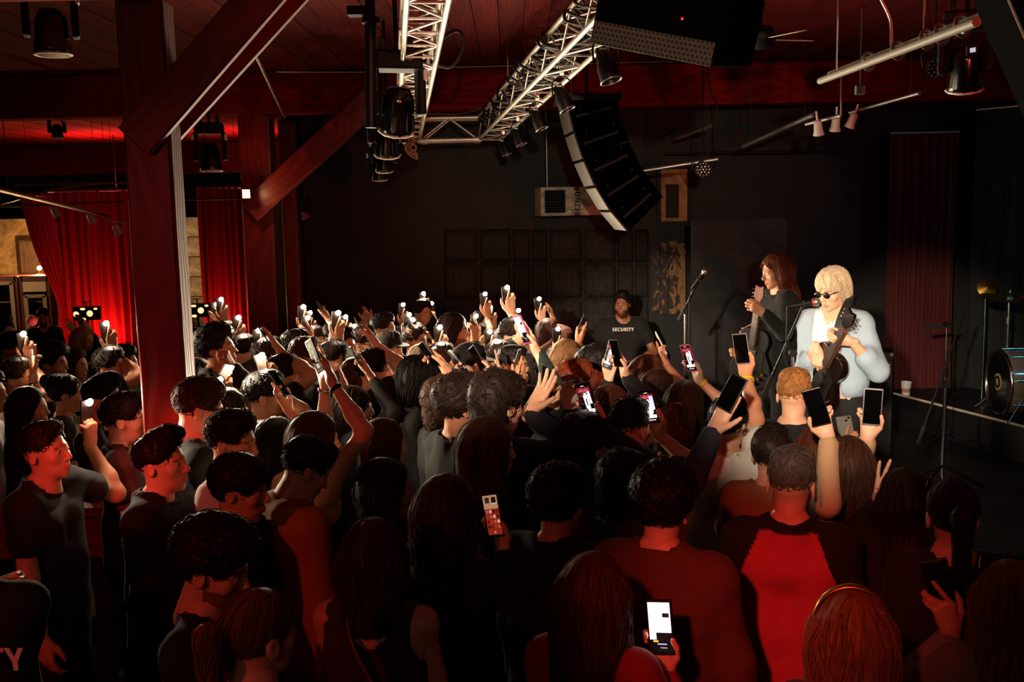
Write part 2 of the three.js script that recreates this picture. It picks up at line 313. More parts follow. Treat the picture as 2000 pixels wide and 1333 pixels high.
function toGeo(list) {                                            // list of [mesh, Matrix4 or null]
  let nv = 0, ni = 0;
  for (const [m] of list) { nv += m.pos.length; ni += m.idx.length; }
  const pos = new Float32Array(nv), nor = new Float32Array(nv), col = new Float32Array(nv).fill(1), idx = new Uint32Array(ni), v = V(0, 0, 0), n3 = new THREE.Matrix3();
  let o = 0, k = 0;
  for (const [m, mat] of list) {
    const flip = mat && mat.determinant() < 0, base = o / 3;
    if (mat) n3.getNormalMatrix(mat);
    for (let i = 0; i < m.pos.length; i += 3) {
      v.fromArray(m.pos, i); if (mat) v.applyMatrix4(mat); v.toArray(pos, o + i);
      v.fromArray(m.nor, i); if (mat) v.applyMatrix3(n3).normalize(); v.toArray(nor, o + i);
    }
    if (m.col) col.set(m.col, o);
    for (let i = 0; i < m.idx.length; i += 3) { idx[k] = base + m.idx[i]; idx[k + 1] = base + m.idx[i + (flip ? 2 : 1)]; idx[k + 2] = base + m.idx[i + (flip ? 1 : 2)]; k += 3; }
    o += m.pos.length;
  }
  const g = new THREE.BufferGeometry();
  g.setAttribute('position', new THREE.BufferAttribute(pos, 3)); g.setAttribute('normal', new THREE.BufferAttribute(nor, 3)); g.setAttribute('color', new THREE.BufferAttribute(col, 3));
  g.setIndex(new THREE.BufferAttribute(idx, 1));
  return g;
}
const smin = (a, b, k) => { const h = Math.max(k - Math.abs(a - b), 0) / k; return Math.min(a, b) - h * h * k * 0.25; };
const smax = (a, b, k) => -smin(-a, -b, k);
const ell = (x, y, z, cx, cy, cz, rx, ry, rz) => { x -= cx; y -= cy; z -= cz; const a = Math.hypot(x / rx, y / ry, z / rz), b = Math.hypot(x / (rx * rx), y / (ry * ry), z / (rz * rz)); return b < 1e-9 ? -Math.min(rx, ry, rz) : a * (a - 1) / b; };
function cap(x, y, z, c) {
  const bx = c[3] - c[0], by = c[4] - c[1], bz = c[5] - c[2], px = x - c[0], py = y - c[1], pz = z - c[2];
  const t = clamp((px * bx + py * by + pz * bz) / (bx * bx + by * by + bz * bz + 1e-9), 0, 1);
  return Math.hypot(px - t * bx, py - t * by, pz - t * bz) - (c[6] + (c[7] - c[6]) * t);
}
function capsField(caps, k) { return (x, y, z) => { let d = cap(x, y, z, caps[0]); for (let i = 1; i < caps.length; i++) d = smin(d, cap(x, y, z, caps[i]), k); return d; }; }
function capsBox(caps, pad) {
  const lo = [9, 9, 9], hi = [-9, -9, -9];
  for (const c of caps) for (const s of [0, 3]) for (let a = 0; a < 3; a++) { const r = Math.max(c[6], c[7]) + pad; lo[a] = Math.min(lo[a], c[s + a] - r); hi[a] = Math.max(hi[a], c[s + a] + r); }
  return [lo, hi];
}
const C = (a, b, ra, rb) => [a.x, a.y, a.z, b.x, b.y, b.z, ra, rb];

// hands: wrist at the origin, fingers along +y, palm towards +z, thumb towards +x (a right hand)
const FINGERS = [[0.027, 0.088, 0, 0.042, 0.026, 0.022, 0.0092], [0.009, 0.092, 0.002, 0.046, 0.03, 0.024, 0.0095], [-0.01, 0.087, 0, 0.042, 0.028, 0.023, 0.009], [-0.027, 0.077, -0.002, 0.033, 0.021, 0.02, 0.008]];
const POSES = {                                                   // per finger: sideways angle, three bends; then the thumb's joints
  open: [[[7, 6, 12, 8], [2, 4, 10, 8], [-4, 6, 12, 10], [-11, 10, 14, 12]], [[0.022, 0.02, 0.006], [0.05, 0.05, 0.012], [0.068, 0.078, 0.014], [0.078, 0.1, 0.013]]],
  relaxed: [[[4, 20, 30, 20], [1, 24, 34, 22], [-3, 28, 36, 24], [-8, 30, 38, 26]], [[0.022, 0.02, 0.006], [0.044, 0.05, 0.024], [0.05, 0.08, 0.036], [0.05, 0.102, 0.042]]],
  flat: [[[2, 2, 5, 4], [0.5, 2, 4, 4], [-1.5, 3, 5, 4], [-4, 4, 6, 5]], [[0.022, 0.02, 0.006], [0.04, 0.052, 0.01], [0.045, 0.082, 0.012], [0.045, 0.105, 0.012]]],
  phone: [[[-24, 2, 5, 4], [-54, 4, 46, 58], [-42, 6, 56, 62], [-34, 8, 60, 62]], [[0.022, 0.02, 0.006], [0.047, 0.05, 0.018], [0.054, 0.083, 0.03], [0.049, 0.108, 0.04]]],
  grip: [[[2, 62, 84, 50], [0, 66, 86, 50], [-2, 70, 86, 50], [-5, 72, 86, 50]], [[0.022, 0.02, 0.01], [0.042, 0.048, 0.032], [0.03, 0.072, 0.05], [0.008, 0.084, 0.054]]],
  vee: [[[10, 2, 8, 6], [-6, 2, 6, 5], [-3, 74, 88, 55], [-5, 74, 88, 55]], [[0.022, 0.02, 0.01], [0.036, 0.048, 0.034], [0.014, 0.062, 0.048], [-0.006, 0.066, 0.052]]],
  strum: [[[3, 32, 46, 30], [0, 38, 50, 32], [-3, 44, 52, 34], [-6, 50, 54, 34]], [[0.022, 0.02, 0.01], [0.038, 0.052, 0.03], [0.034, 0.08, 0.042], [0.026, 0.1, 0.046]]],
  fret: [[[6, 40, 60, 44], [1, 44, 62, 46], [-4, 48, 62, 46], [-10, 52, 62, 46]], [[0.022, 0.02, 0.008], [0.042, 0.05, 0.022], [0.05, 0.078, 0.036], [0.048, 0.098, 0.048]]],
};
const handCache = {};
function handMesh(pose, cell) {
  const key = pose + cell;
  if (handCache[key]) return handCache[key];
  const [fg, th] = POSES[pose], caps = [];
  FINGERS.forEach(([kx, ky, kz, a, b, c, r], i) => {
    caps.push([kx * 0.55, 0.002, 0, kx, ky, kz, 0.0165, r + 0.0025]);
    let p = V(kx, ky, kz), bend = 0; const [side, ...bends] = fg[i];
    [a, b, c].forEach((len, j) => {
      bend += R(bends[j]);
      const d = V(Math.sin(R(side)) * Math.cos(bend), Math.cos(R(side)) * Math.cos(bend), Math.sin(bend)), q = p.clone().addScaledVector(d, len);
      caps.push([p.x, p.y, p.z, q.x, q.y, q.z, r - j * 0.0006, r - 0.0008 - j * 0.0006]); p = q;
    });
  });
  th.slice(1).forEach((q, j) => caps.push([...th[j], ...q, [0.017, 0.0125, 0.0105][j], [0.0125, 0.0108, 0.0088][j]]));
  caps.push([0, -0.03, 0, 0, 0.01, 0, 0.024, 0.022]);
  // fingers stay apart: each chain is smooth in itself, the chains meet softly only in the palm
  const palm = caps.filter((c, i) => i % 4 === 0 && i < 16).concat([caps[16], caps[19]]);
  const chains = [0, 1, 2, 3].map((i) => caps.slice(i * 4 + 1, i * 4 + 4)).concat([caps.slice(16, 19)]);
  const pf = capsField(palm, 0.016);
  const field = (x, y, z) => {
    let d = pf(x, y, z);
    for (const ch of chains) { let e = cap(x, y, z, ch[0]); e = smin(e, cap(x, y, z, ch[1]), 0.004); e = smin(e, cap(x, y, z, ch[2]), 0.004); d = smin(d, e, 0.005); }
    return d;
  };
  const [lo, hi] = capsBox(caps, cell * 2);
  const nails = chains.map((ch) => [ch[2][3], ch[2][4], ch[2][5]]);
  const m = paint(net(field, lo, hi, cell), (x, y, z) => nails.some((n) => Math.hypot(x - n[0], y - n[1], z - n[2]) < 0.012) ? [1.06, 0.92, 0.9] : [1, 1, 1]);
  return handCache[key] = m;
}
// heads: centre between the eyes' height and the skull's middle, face towards +z
function headField(fem) {
  const j = fem ? 0.9 : 1;
  return (x, y, z) => {
    const ax = Math.abs(x);
    let d = ell(x, y, z, 0, 0.036, -0.014, 0.074, 0.087, 0.094);
    d = smin(d, ell(x, y, z, 0, -0.03, 0.028, 0.055 * j, 0.08, 0.058), 0.035);
    d = smin(d, ell(x, y, z, 0, -0.076, 0.034, 0.044 * j, 0.033, 0.042), 0.02);
    d = smin(d, Math.hypot(x, y + 0.1, z - 0.062) - 0.015 * j, 0.02);
    d = smin(d, Math.hypot(ax - 0.044 * j, y + 0.022, z - 0.056) - 0.018, 0.025);
    d = smin(d, cap(ax, y, z, [0.004, 0.02, 0.083, 0.04, 0.018, 0.068, fem ? 0.009 : 0.012, 0.008]), 0.016);
    d = smax(d, -(Math.hypot(ax - 0.031, y - 0.001, (z - 0.102) * 0.9) - 0.0185), 0.012);
    d = Math.min(d, Math.hypot(ax - 0.031, y - 0.001, z - 0.0735) - 0.0122);
    d = smin(d, cap(x, y, z, [0, 0.008, 0.086, 0, -0.032, 0.1045, 0.0065, fem ? 0.0085 : 0.0105]), 0.008);
    d = smin(d, Math.hypot(ax - 0.011, y + 0.036, z - 0.094) - 0.007, 0.006);
    d = smin(d, cap(ax, y, z, [0, -0.06, 0.0905, 0.019, -0.063, 0.081, 0.006, 0.003]), 0.006);
    d = smin(d, cap(ax, y, z, [0, -0.071, 0.089, 0.016, -0.069, 0.081, 0.0068, 0.004]), 0.006);
    const ez = z + 0.008 - (ax - 0.075) * 0.55;
    let ear = ell(ax, y, ez, 0.079, -0.006, -0.01, 0.0075, 0.032, 0.021);
    ear = smax(ear, -ell(ax, y, ez, 0.087, -0.004, -0.008, 0.006, 0.02, 0.012), 0.004);
    d = smin(d, ear, 0.007);
    return smin(d, cap(x, y, z, [0, -0.05, -0.022, 0, -0.16, -0.036, fem ? 0.046 : 0.053, fem ? 0.047 : 0.056]), 0.025);
  };
}
const headCache = {};
function headMesh(fem, cell, beard) {
  const key = fem + '/' + cell + '/' + beard;
  return headCache[key] ??= paint(net(headField(fem), [-0.11, -0.19, -0.13], [0.11, 0.14, 0.13], cell), (x, y, z) => {
    const ax = Math.abs(x), e = Math.hypot(ax - 0.031, y - 0.001, z - 0.0735);
    if (e < 0.0135 && z > 0.076) return Math.hypot(ax - 0.031, y - 0.001) < 0.0058 ? [0.05, 0.04, 0.035] : Math.abs(y - 0.001) > 0.0065 ? [0.8, 0.72, 0.7] : [1.25, 1.45, 1.6];
    if (z > 0.06 && Math.abs(y - 0.021 + (ax - 0.03) * 0.12) < 0.0042 && ax > 0.012 && ax < 0.049) return [0.22, 0.19, 0.17];
    if (z > 0.078 && y < -0.055 && y > -0.0775 && ax < 0.021) return [1.0, 0.55, 0.52];
    if (beard && z > -0.005 && y < -0.045 - Math.max(0, 0.03 - ax) * 0.2 && y > -0.13 && !(z > 0.078 && y > -0.054)) return [0.3, 0.24, 0.2];
    return [1, 1, 1];
  });
}
// hair, in the head's axes
const HAIR = {
  short: { lo: [-0.11, -0.12, -0.14], hi: [0.11, 0.17, 0.13], f: (x, y, z) => { let d = ell(x, y, z, 0, 0.05, -0.016, 0.083, 0.092, 0.104); d = smin(d, ell(x, y, z, 0, 0.105, 0.03, 0.055, 0.035, 0.06), 0.03); return trim(d, x, y, z, 0.092); } },
  fade: { lo: [-0.11, -0.1, -0.14], hi: [0.11, 0.17, 0.13], f: (x, y, z) => { let d = ell(x, y, z, 0, 0.05, -0.014, 0.0775, 0.08, 0.099); d = smin(d, ell(x, y, z, 0, 0.108, 0.004, 0.066, 0.034, 0.088), 0.025); return trim(d, x, y, z, 0.088); } },
  quiff: { lo: [-0.11, -0.11, -0.14], hi: [0.11, 0.19, 0.14], f: (x, y, z) => { let d = ell(x, y, z, 0, 0.05, -0.016, 0.08, 0.086, 0.102); d = smin(d, ell(x, y, z, 0.01, 0.118, 0.035, 0.06, 0.042, 0.068), 0.03); return trim(d, x, y, z, 0.085); } },
  buzz: { lo: [-0.1, -0.1, -0.13], hi: [0.1, 0.15, 0.12], f: (x, y, z) => trim(ell(x, y, z, 0, 0.037, -0.014, 0.0755, 0.0895, 0.0965), x, y, z, 0.075) },
  fringe: { lo: [-0.12, -0.13, -0.15], hi: [0.12, 0.17, 0.14], f: (x, y, z) => { let d = ell(x, y, z, 0, 0.045, -0.012, 0.088, 0.097, 0.108); d = smin(d, ell(x, y, z, 0, 0.07, 0.055, 0.066, 0.036, 0.042), 0.03); return trim(d, x, y, z, 0.075, 0.02); } },
  curly: { n: 0.011, fq: 62, lo: [-0.16, -0.15, -0.18], hi: [0.16, 0.21, 0.16], f: (x, y, z) => trim(smin(ell(x, y, z, 0, 0.06, -0.02, 0.105, 0.105, 0.12), ell(x, y, z, 0, 0.1, 0.04, 0.08, 0.05, 0.07), 0.04), x, y, z, 0.105) },
  mop: { n: 0.006, fq: 44, lo: [-0.15, -0.19, -0.18], hi: [0.15, 0.2, 0.15], f: (x, y, z) => { let d = ell(x, y, z, 0, 0.05, -0.018, 0.1, 0.105, 0.116); d = smin(d, ell(x, y, z, 0, -0.06, -0.06, 0.08, 0.085, 0.06), 0.05); d = smin(d, ell(x, y, z, 0, 0.085, 0.05, 0.075, 0.04, 0.055), 0.03); return trim(d, x, y, z, 0.14); } },
  shag: { s: 1, lo: [-0.14, -0.16, -0.17], hi: [0.14, 0.19, 0.15], f: (x, y, z) => { let d = ell(x, y, z, 0, 0.05, -0.012, 0.092, 0.098, 0.112); d = smin(d, ell(x, y, z, 0, -0.02, -0.045, 0.09, 0.092, 0.072), 0.04); d = smax(d, -ell(x, y, z, 0.012, -0.06, 0.1, 0.064, 0.098, 0.08), 0.012); return smax(d, -(y + 0.105 - 0.012 * Math.sin(x * 90)), 0.015); } },
  long: { s: 1, lo: [-0.17, -0.5, -0.19], hi: [0.17, 0.18, 0.14], f: (x, y, z) => { let d = ell(x, y, z, 0, 0.045, -0.02, 0.088, 0.096, 0.108); d = smin(d, cap(x * 0.55, y, z, [0, 0.0, -0.07, 0, -0.38, -0.1, 0.062, 0.054]), 0.05); d = smin(d, cap(Math.abs(x), y, z, [0.078, 0.03, 0.0, 0.1, -0.3, -0.015, 0.026, 0.03]), 0.05); return face(d, x, y, z); } },
  wavy: { s: 1, w: 1, lo: [-0.19, -0.47, -0.2], hi: [0.19, 0.19, 0.15], f: (x, y, z) => { x += 0.01 * Math.sin(y * 38); z += 0.008 * Math.sin(y * 31 + 1); let d = ell(x, y, z, 0, 0.045, -0.02, 0.093, 0.1, 0.112); d = smin(d, cap(x * 0.6, y, z, [0, 0.0, -0.07, 0, -0.36, -0.1, 0.07, 0.05]), 0.05); d = smin(d, cap(Math.abs(x), y, z, [0.085, 0.02, 0.0, 0.115, -0.27, -0.01, 0.03, 0.034]), 0.05); return face(d, x, y, z); } },
  mid: { s: 1, lo: [-0.15, -0.3, -0.18], hi: [0.15, 0.18, 0.14], f: (x, y, z) => { let d = ell(x, y, z, 0, 0.045, -0.02, 0.089, 0.096, 0.109); d = smin(d, cap(x * 0.58, y, z, [0, 0.0, -0.06, 0, -0.19, -0.075, 0.066, 0.052]), 0.05); d = smin(d, cap(Math.abs(x), y, z, [0.08, 0.02, -0.005, 0.092, -0.15, -0.01, 0.024, 0.024]), 0.05); return face(d, x, y, z); } },
  bob: { s: 1, lo: [-0.14, -0.2, -0.17], hi: [0.14, 0.18, 0.14], f: (x, y, z) => { let d = ell(x, y, z, 0, 0.045, -0.018, 0.09, 0.096, 0.108); d = smin(d, ell(x, y, z, 0, -0.045, -0.035, 0.1, 0.1, 0.085), 0.05); return smax(face(d, x, y, z), -(y + 0.125), 0.02); } },
  tail: { s: 1, lo: [-0.13, -0.4, -0.25], hi: [0.13, 0.17, 0.13], f: (x, y, z) => { let d = trim(ell(x, y, z, 0, 0.046, -0.016, 0.082, 0.091, 0.102), x, y, z, 0.055); d = smin(d, cap(x, y, z, [0, 0.06, -0.105, 0, 0.05, -0.155, 0.02, 0.03]), 0.02); return smin(d, cap(x, y, z, [0, 0.05, -0.155, 0, -0.3, -0.15, 0.034, 0.016]), 0.02); } },
  bun: { s: 1, lo: [-0.13, -0.14, -0.19], hi: [0.13, 0.2, 0.13], f: (x, y, z) => smin(trim(ell(x, y, z, 0, 0.046, -0.016, 0.082, 0.092, 0.102), x, y, z, 0.055), Math.hypot(x, y - 0.1, z + 0.105) - 0.046, 0.02) },
};
const face = (d, x, y, z) => smax(d, -ell(x, y, z, 0, -0.035, 0.1, 0.062, 0.112, 0.085), 0.012);
function trim(d, x, y, z, nape, low = 0) {
  d = smax(d, -ell(x, y, z, 0, -0.03 - low, 0.095, 0.079, 0.105, 0.078), 0.01);
  d = smax(d, -(Math.hypot(Math.abs(x) - 0.09, y + 0.012, z - 0.002) - 0.034), 0.01);
  return smax(d, -(y + nape + Math.max(0, z) * 0.3), 0.015);
}
const hairCache = {};
function hairMesh(style, cell) {
  const key = style + cell, h = HAIR[style];
  if (hairCache[key]) return hairCache[key];
  const strand = (x, y, z) => { const a = h.s ? Math.atan2(x, -z) * 34 : x * 210 + noise.noise(x * 30, y * 30, z * 30) * 2; return Math.sin(a + noise.noise(x * 14, y * 5, z * 14) * 9) * 0.5 + noise.noise(x * 120, y * (h.s ? 14 : 50), z * 120) * 0.8; };
  const f = (x, y, z) => { const d = h.f(x, y, z); return d > 0.03 || d < -0.03 ? d : d + (h.n ? h.n * noise.noise(x * h.fq, y * h.fq, z * h.fq) : 0) + 0.0028 * strand(x, y, z); };
  const m = paint(net(f, h.lo, h.hi, cell), (x, y, z) => { const v = 0.95 + 0.38 * strand(x, y, z); return [v, v * 0.98, v * 0.95]; });
  return hairCache[key] = toGeo([[m, null], [locks(m, h, cell), null]]);
}

// thin locks that run over the hair's surface, so that its outline is made of hair
function locks(m, h, cell) {
  const pos = [], idx = [], col = [], n = cell < 0.008 ? 520 : cell < 0.011 ? 340 : 130, wd = cell < 0.008 ? 0.0025 : cell < 0.011 ? 0.0034 : 0.0046, count = m.pos.length / 3, e = 0.002;
  const grad = (p) => V(h.f(p.x + e, p.y, p.z) - h.f(p.x - e, p.y, p.z), h.f(p.x, p.y + e, p.z) - h.f(p.x, p.y - e, p.z), h.f(p.x, p.y, p.z + e) - h.f(p.x, p.y, p.z - e)).normalize();
  for (let i = 0; i < n; i++) {
    const k = Math.floor(rnd() * count) * 3, p = V(m.pos[k], m.pos[k + 1], m.pos[k + 2]);
    if (h.s && p.y < -0.34) continue;
    const steps = 4, len = h.s ? rr(0.02, 0.04) : h.n ? rr(0.007, 0.013) : rr(0.008, 0.015), tone = rr(0.7, 1.5), base = pos.length / 3, jit = V(rr(-1, 1), rr(-0.5, 0.5), rr(-1, 1)).multiplyScalar(h.s ? 0.25 : h.n ? 1.2 : 0.5);
    let d = null;
    for (let j = 0; j <= steps; j++) {
      const g = grad(p), flow = (h.s ? V(p.x * 1.5, -1, -0.3) : V(p.x * 6, -0.35 + p.y * 1.5, (p.z + 0.03) * 5 - 0.1)).add(jit);
      flow.addScaledVector(g, -flow.dot(g)).normalize(); d = d ? d.lerp(flow, 0.6).normalize() : flow;
      const off = h.f(p.x, p.y, p.z), sd = d.clone().cross(g).normalize(), w = wd * (1 - 0.85 * (j / steps) ** 2) * (j === 0 ? 0.5 : 1), lift = -off + 0.0012 + (h.n ? 0.003 : 0.001) * Math.sin(j * 1.3 + i) + (j / steps) * (h.s ? 0.002 : 0.004);
      const c = p.clone().addScaledVector(g, lift);
      for (const [a, b] of [[-1, 0], [0, 1], [1, 0]]) { pos.push(c.x + sd.x * w * a + g.x * w * 0.9 * b, c.y + sd.y * w * a + g.y * w * 0.9 * b, c.z + sd.z * w * a + g.z * w * 0.9 * b); col.push(tone, tone * 0.98, tone * 0.95); }
      if (j) for (const [a, b] of [[0, 1], [1, 2], [2, 0]]) { const q = base + (j - 1) * 3, r = base + j * 3; idx.push(q + a, r + a, q + b, q + b, r + a, r + b); }
      p.addScaledVector(d, len).addScaledVector(g, -off * 0.8);
    }
  }
  const o = finish({ pos: Float32Array.from(pos), idx: Uint32Array.from(idx) }); o.col = Float32Array.from(col); return o;
}

// ---------------------------------------------------------------- a person
const SKIN = [0xd8a585, 0xc98f6c, 0xb67a58, 0x8a5638].map((c) => std(c, 0.5, { vertexColors: true }));
const HAIRCOL = { black: 0x120d0b, dark: 0x20130d, brown: 0x3c2315, auburn: 0x4e2312, red: 0x6b2c12, light: 0x6b4a2a, blond: 0xb48a4e, pale: 0xbfae92, grey: 0x4a3f38, sandy: 0x87592f };
const hairMats = {}, clothMats = {};
const hairMat = (c) => hairMats[c] ??= phys(HAIRCOL[c], 0.62, { vertexColors: true, specularIntensity: 0.45 });
const clothMat = (c, rough = 0.9) => clothMats[c + '/' + rough] ??= phys(c, rough, { sheen: 0.25, sheenColor: new THREE.Color(c).lerp(new THREE.Color(0xffffff), 0.3), sheenRoughness: 0.6 });
const pantsMat = [std(0x0b0b0d, 0.9), std(0x151a24, 0.9), std(0x1b1714, 0.9)];
const shoeGeo = (() => { const g = new THREE.SphereGeometry(1, 9, 6); g.scale(0.05, 0.045, 0.135); g.translate(0, 0.045, 0.05); return g; })();
const people = {};

function ikElbow(S, W, L1, L2, hint) {
  const d = W.clone().sub(S), D = Math.min(d.length(), (L1 + L2) * 0.998), u = d.normalize();
  const a = (L1 * L1 - L2 * L2 + D * D) / (2 * D), h = Math.sqrt(Math.max(0, L1 * L1 - a * a));
  const n = hint.clone().addScaledVector(u, -hint.dot(u)); if (n.lengthSq() < 1e-6) n.set(1, 0, 0);
  return [S.clone().addScaledVector(u, a).addScaledVector(n.normalize(), h), S.clone().addScaledVector(u, D)];
}
const TOPS = { tee: [0.5, 0, 0.016], tank: [0, 0, 0.01], long: [1, 0.93, 0.012], hoodie: [1, 0.96, 0.034], jacket: [1, 0.95, 0.03], shirt: [1, 0.42, 0.026] };

function person(o) {
  const h = o.h ?? 1.74, s = h / 1.74, fem = o.fem ? 1 : 0, base = o.floor ?? 0, wide = (o.wide ?? 1) * (fem ? 0.9 : 1);
  const hc = o.at ? o.at.clone() : onH(o.p[0], o.p[1], base + 0.928 * h);
  const dist = Math.hypot(hc.x, hc.z), lod = o.lod ?? (dist < 3.8 ? 0 : dist < 6.2 ? 1 : 2);
  const cell = [[0.006, 0.0043, 0.017, 0.012, 0.0068], [0.0088, 0.0056, 0.024, 0.015, 0.0098], [0.0122, 0.007, 0.032, 0.019, 0.0138]][lod];
  if (o.raglan) cell[2] = 0.0075;
  const toStage = Math.atan2(SINGER.x - hc.x, SINGER.z - hc.z), yaw = o.face !== undefined ? R(o.face) : toStage + R(o.turn ?? 0);
  const label = o.label ?? `person in ${o.wear}, ${o.loc}`;
  const g = thing('person', label, 'person', V(hc.x, base, hc.z).addScaledVector(V(Math.sin(yaw), 0, Math.cos(yaw)), -0.02 * s), yaw, o.group);
  g.updateMatrixWorld(true);
  const inv = g.matrixWorld.clone().invert(), loc = (v) => v.clone().applyMatrix4(inv);
  const head = V(0, 0.928 * h, 0.02), lean = o.lean ?? 0;
  const P = (x, y, z) => V(x * wide * s, y * s, z * s + lean * Math.max(0, y - 0.95) * s);
  head.z += lean * 0.66 * s;
  if (lean) { g.position.addScaledVector(V(Math.sin(yaw), 0, Math.cos(yaw)), -lean * 0.66 * s); g.updateMatrixWorld(true); inv.copy(g.matrixWorld).invert(); }
  // head
  const hm = new THREE.Matrix4().compose(head, new THREE.Quaternion().setFromEuler(new THREE.Euler(R(o.nod ?? 0), R(o.look ?? 0), R(o.tilt ?? 0), 'YXZ')), V(1, 1, 1).multiplyScalar(s * 1.0 * (o.headScale ?? 1)));
  const list = [[headMesh(fem, cell[0], o.beard ? 1 : 0), hm]];
  // trunk and legs of the body, under the clothes
  const sl = P(0.155, 1.415, -0.005), sr = P(-0.155, 1.415, -0.005);
  const trunk = [];
  for (const q of [1, -1]) {
    trunk.push(C(P(0.07 * q, 0.94, -0.005), P(0.062 * q, 1.1, 0), 0.1 * s, 0.086 * s), C(P(0.062 * q, 1.1, 0), P(0.085 * q, 1.32, 0), 0.086 * s, 0.088 * s), C(P(0.08 * q, 1.34, -0.01), P(0.14 * q, 1.405, -0.008), 0.08 * s, 0.058 * s));
    trunk.push(C(P(0.09 * q, 0.9, 0), P(0.1 * q, 0.49, 0.01), 0.084 * s, 0.054 * s), C(P(0.1 * q, 0.49, 0.01), P(0.11 * q, 0.09, -0.02), 0.052 * s, 0.034 * s), C(P(0.11 * q, 0.05, -0.03), P(0.12 * q, 0.03, 0.12), 0.034 * s, 0.024 * s));
  }
  for (const q of [1, -1]) trunk.push(C(P(0.03 * q, 1.5, -0.025), P(0.13 * q, 1.425, -0.012), 0.028 * s, 0.034 * s));
  trunk.push(C(P(0, 1.4, -0.02), head.clone().add(V(0, -0.1 * s, -0.02 * s)), 0.062 * s, 0.054 * s));
  { const [lo, hi] = capsBox(trunk, 0.03); list.push([net(capsField(trunk, 0.05 * s), lo, hi, [0.028, 0.04, 0.052][lod]), null]); }
  // arms
  const top = TOPS[o.top ?? 'tee'], loose = top[2], sleeves = [], hands = [];
  for (const side of [-1, 1]) {                                   // -1 the right arm
    const a = (o.arms ?? []).find((k) => (k.s === 'R' ? -1 : 1) === side) ?? {};
    const S0 = (side < 0 ? sr : sl).clone(), S = S0.clone(), L1 = 0.285 * s, L2 = 0.255 * s;
    let W, hint, fd, pn;
    if (a.fl) { a.w = [a.fl[0], a.fl[1] + 0.2 * FOCAL / dist * (a.fs ?? 1)]; a.item = 'flash'; a.pose = a.pose ?? 'phone'; a.f = a.f ?? [(rnd() - 0.5) * 0.3, 1, 0.1]; }
    if (a.item && !a.pose) a.pose = 'phone';
    if (a.w) {
      if (a.up ?? 1) S.y += 0.035 * s;
      // the wrist lies on its line of sight, as far out as the arm reaches
      const v = ray(a.w[0], a.w[1]).normalize(), sw = S.clone().applyMatrix4(g.matrixWorld), oc = camera.position.clone().sub(sw), reach = (L1 + L2) * (a.r ?? 0.9);
      const b = oc.dot(v), disc = b * b - (oc.lengthSq() - reach * reach), t = -b + (disc > 0 ? (a.near ? -1 : 1) * Math.sqrt(disc) * (a.k ?? (a.near ? 1 : 0.35)) : 0);
      W = loc(a.d ? at(a.w[0], a.w[1], a.d) : camera.position.clone().addScaledVector(v, t));
      hint = V(side * 0.5, -0.7, 0.35);
      if (a.hint) hint = V(...a.hint);
    } else if (a.at) { W = V(...a.at).multiplyScalar(s); hint = V(...(a.hint ?? [side, -0.5, -0.4])); }
    else { W = P(side * 0.24, 0.86, 0.1); hint = V(side * 0.5, 0, -1); }
    const [E, Wr] = ikElbow(S, W, L1, L2, hint);
    const arm = [C(S0, S, 0.056 * s, 0.05 * s), C(S, E, (fem ? 0.043 : 0.049) * s, (fem ? 0.035 : 0.04) * s), C(E, E.clone().lerp(Wr, 0.35), (fem ? 0.035 : 0.039) * s, (fem ? 0.036 : 0.041) * s), C(E.clone().lerp(Wr, 0.35), Wr, (fem ? 0.036 : 0.041) * s, (fem ? 0.023 : 0.026) * s)];
    { const [lo, hi] = capsBox(arm, cell[3] * 2); list.push([net(capsField(arm, 0.03), lo, hi, cell[3]), null]); }
    const fore = Wr.clone().sub(E).normalize();
    fd = a.f ? V(...a.f).transformDirection(inv) : a.w ? fore.clone().lerp(V(0, 1, 0), 0.35).normalize() : fore;
    // palms look back at their owner unless told otherwise
    pn = a.n ? V(...a.n).transformDirection(inv) : a.item === 'flash' ? V(hc.x - SINGER.x, 0.5, hc.z - SINGER.z).normalize().add(V(hc.x * 0.15, 0, -1.1)).transformDirection(inv) : a.w ? V(0, 0.1, -1) : V(-side, 0, 0.2);
    pn.addScaledVector(fd, -pn.dot(fd)).normalize();
    const xx = fd.clone().cross(pn).multiplyScalar(side < 0 ? 1 : -1);
    const q = new THREE.Matrix4().makeBasis(xx, fd, pn).setPosition(Wr.clone().addScaledVector(fd, 0.012));
    q.scale(V(1, 1, 1).multiplyScalar(s * (fem ? 0.92 : 1)));
    list.push([handMesh(a.pose ?? (a.w ? 'open' : 'relaxed'), a.w || a.at ? cell[1] : 0.0095), q]);
    hands.push({ a, side, m: g.matrixWorld.clone().multiply(q), E, W: Wr });
    if (top[0] > 0) {
      const r1 = (fem ? 0.048 : 0.053) * s + loose * 0.6;
      if (top[1] === 0) sleeves.push(C(S0, S, r1 + 0.008, r1 + 0.004), C(S, S.clone().lerp(E, top[0]), r1 + 0.004, r1 + 0.012));
      else sleeves.push(C(S0, S, r1 + 0.008, r1 + 0.002), C(S, E, r1 + 0.002, r1 - 0.004), C(E, E.clone().lerp(Wr, top[1] * (a.roll ?? 1)), r1 - 0.002, r1 - 0.014 * (top[1] > 0.8 ? 1 : 0)));
    }
  }
  const bodyGeo = toGeo(list);
  mesh('body', bodyGeo, SKIN[o.skin ?? 0], g);
  // the garment: trunk and sleeves a little larger than the body, with folds
  const cl = [];
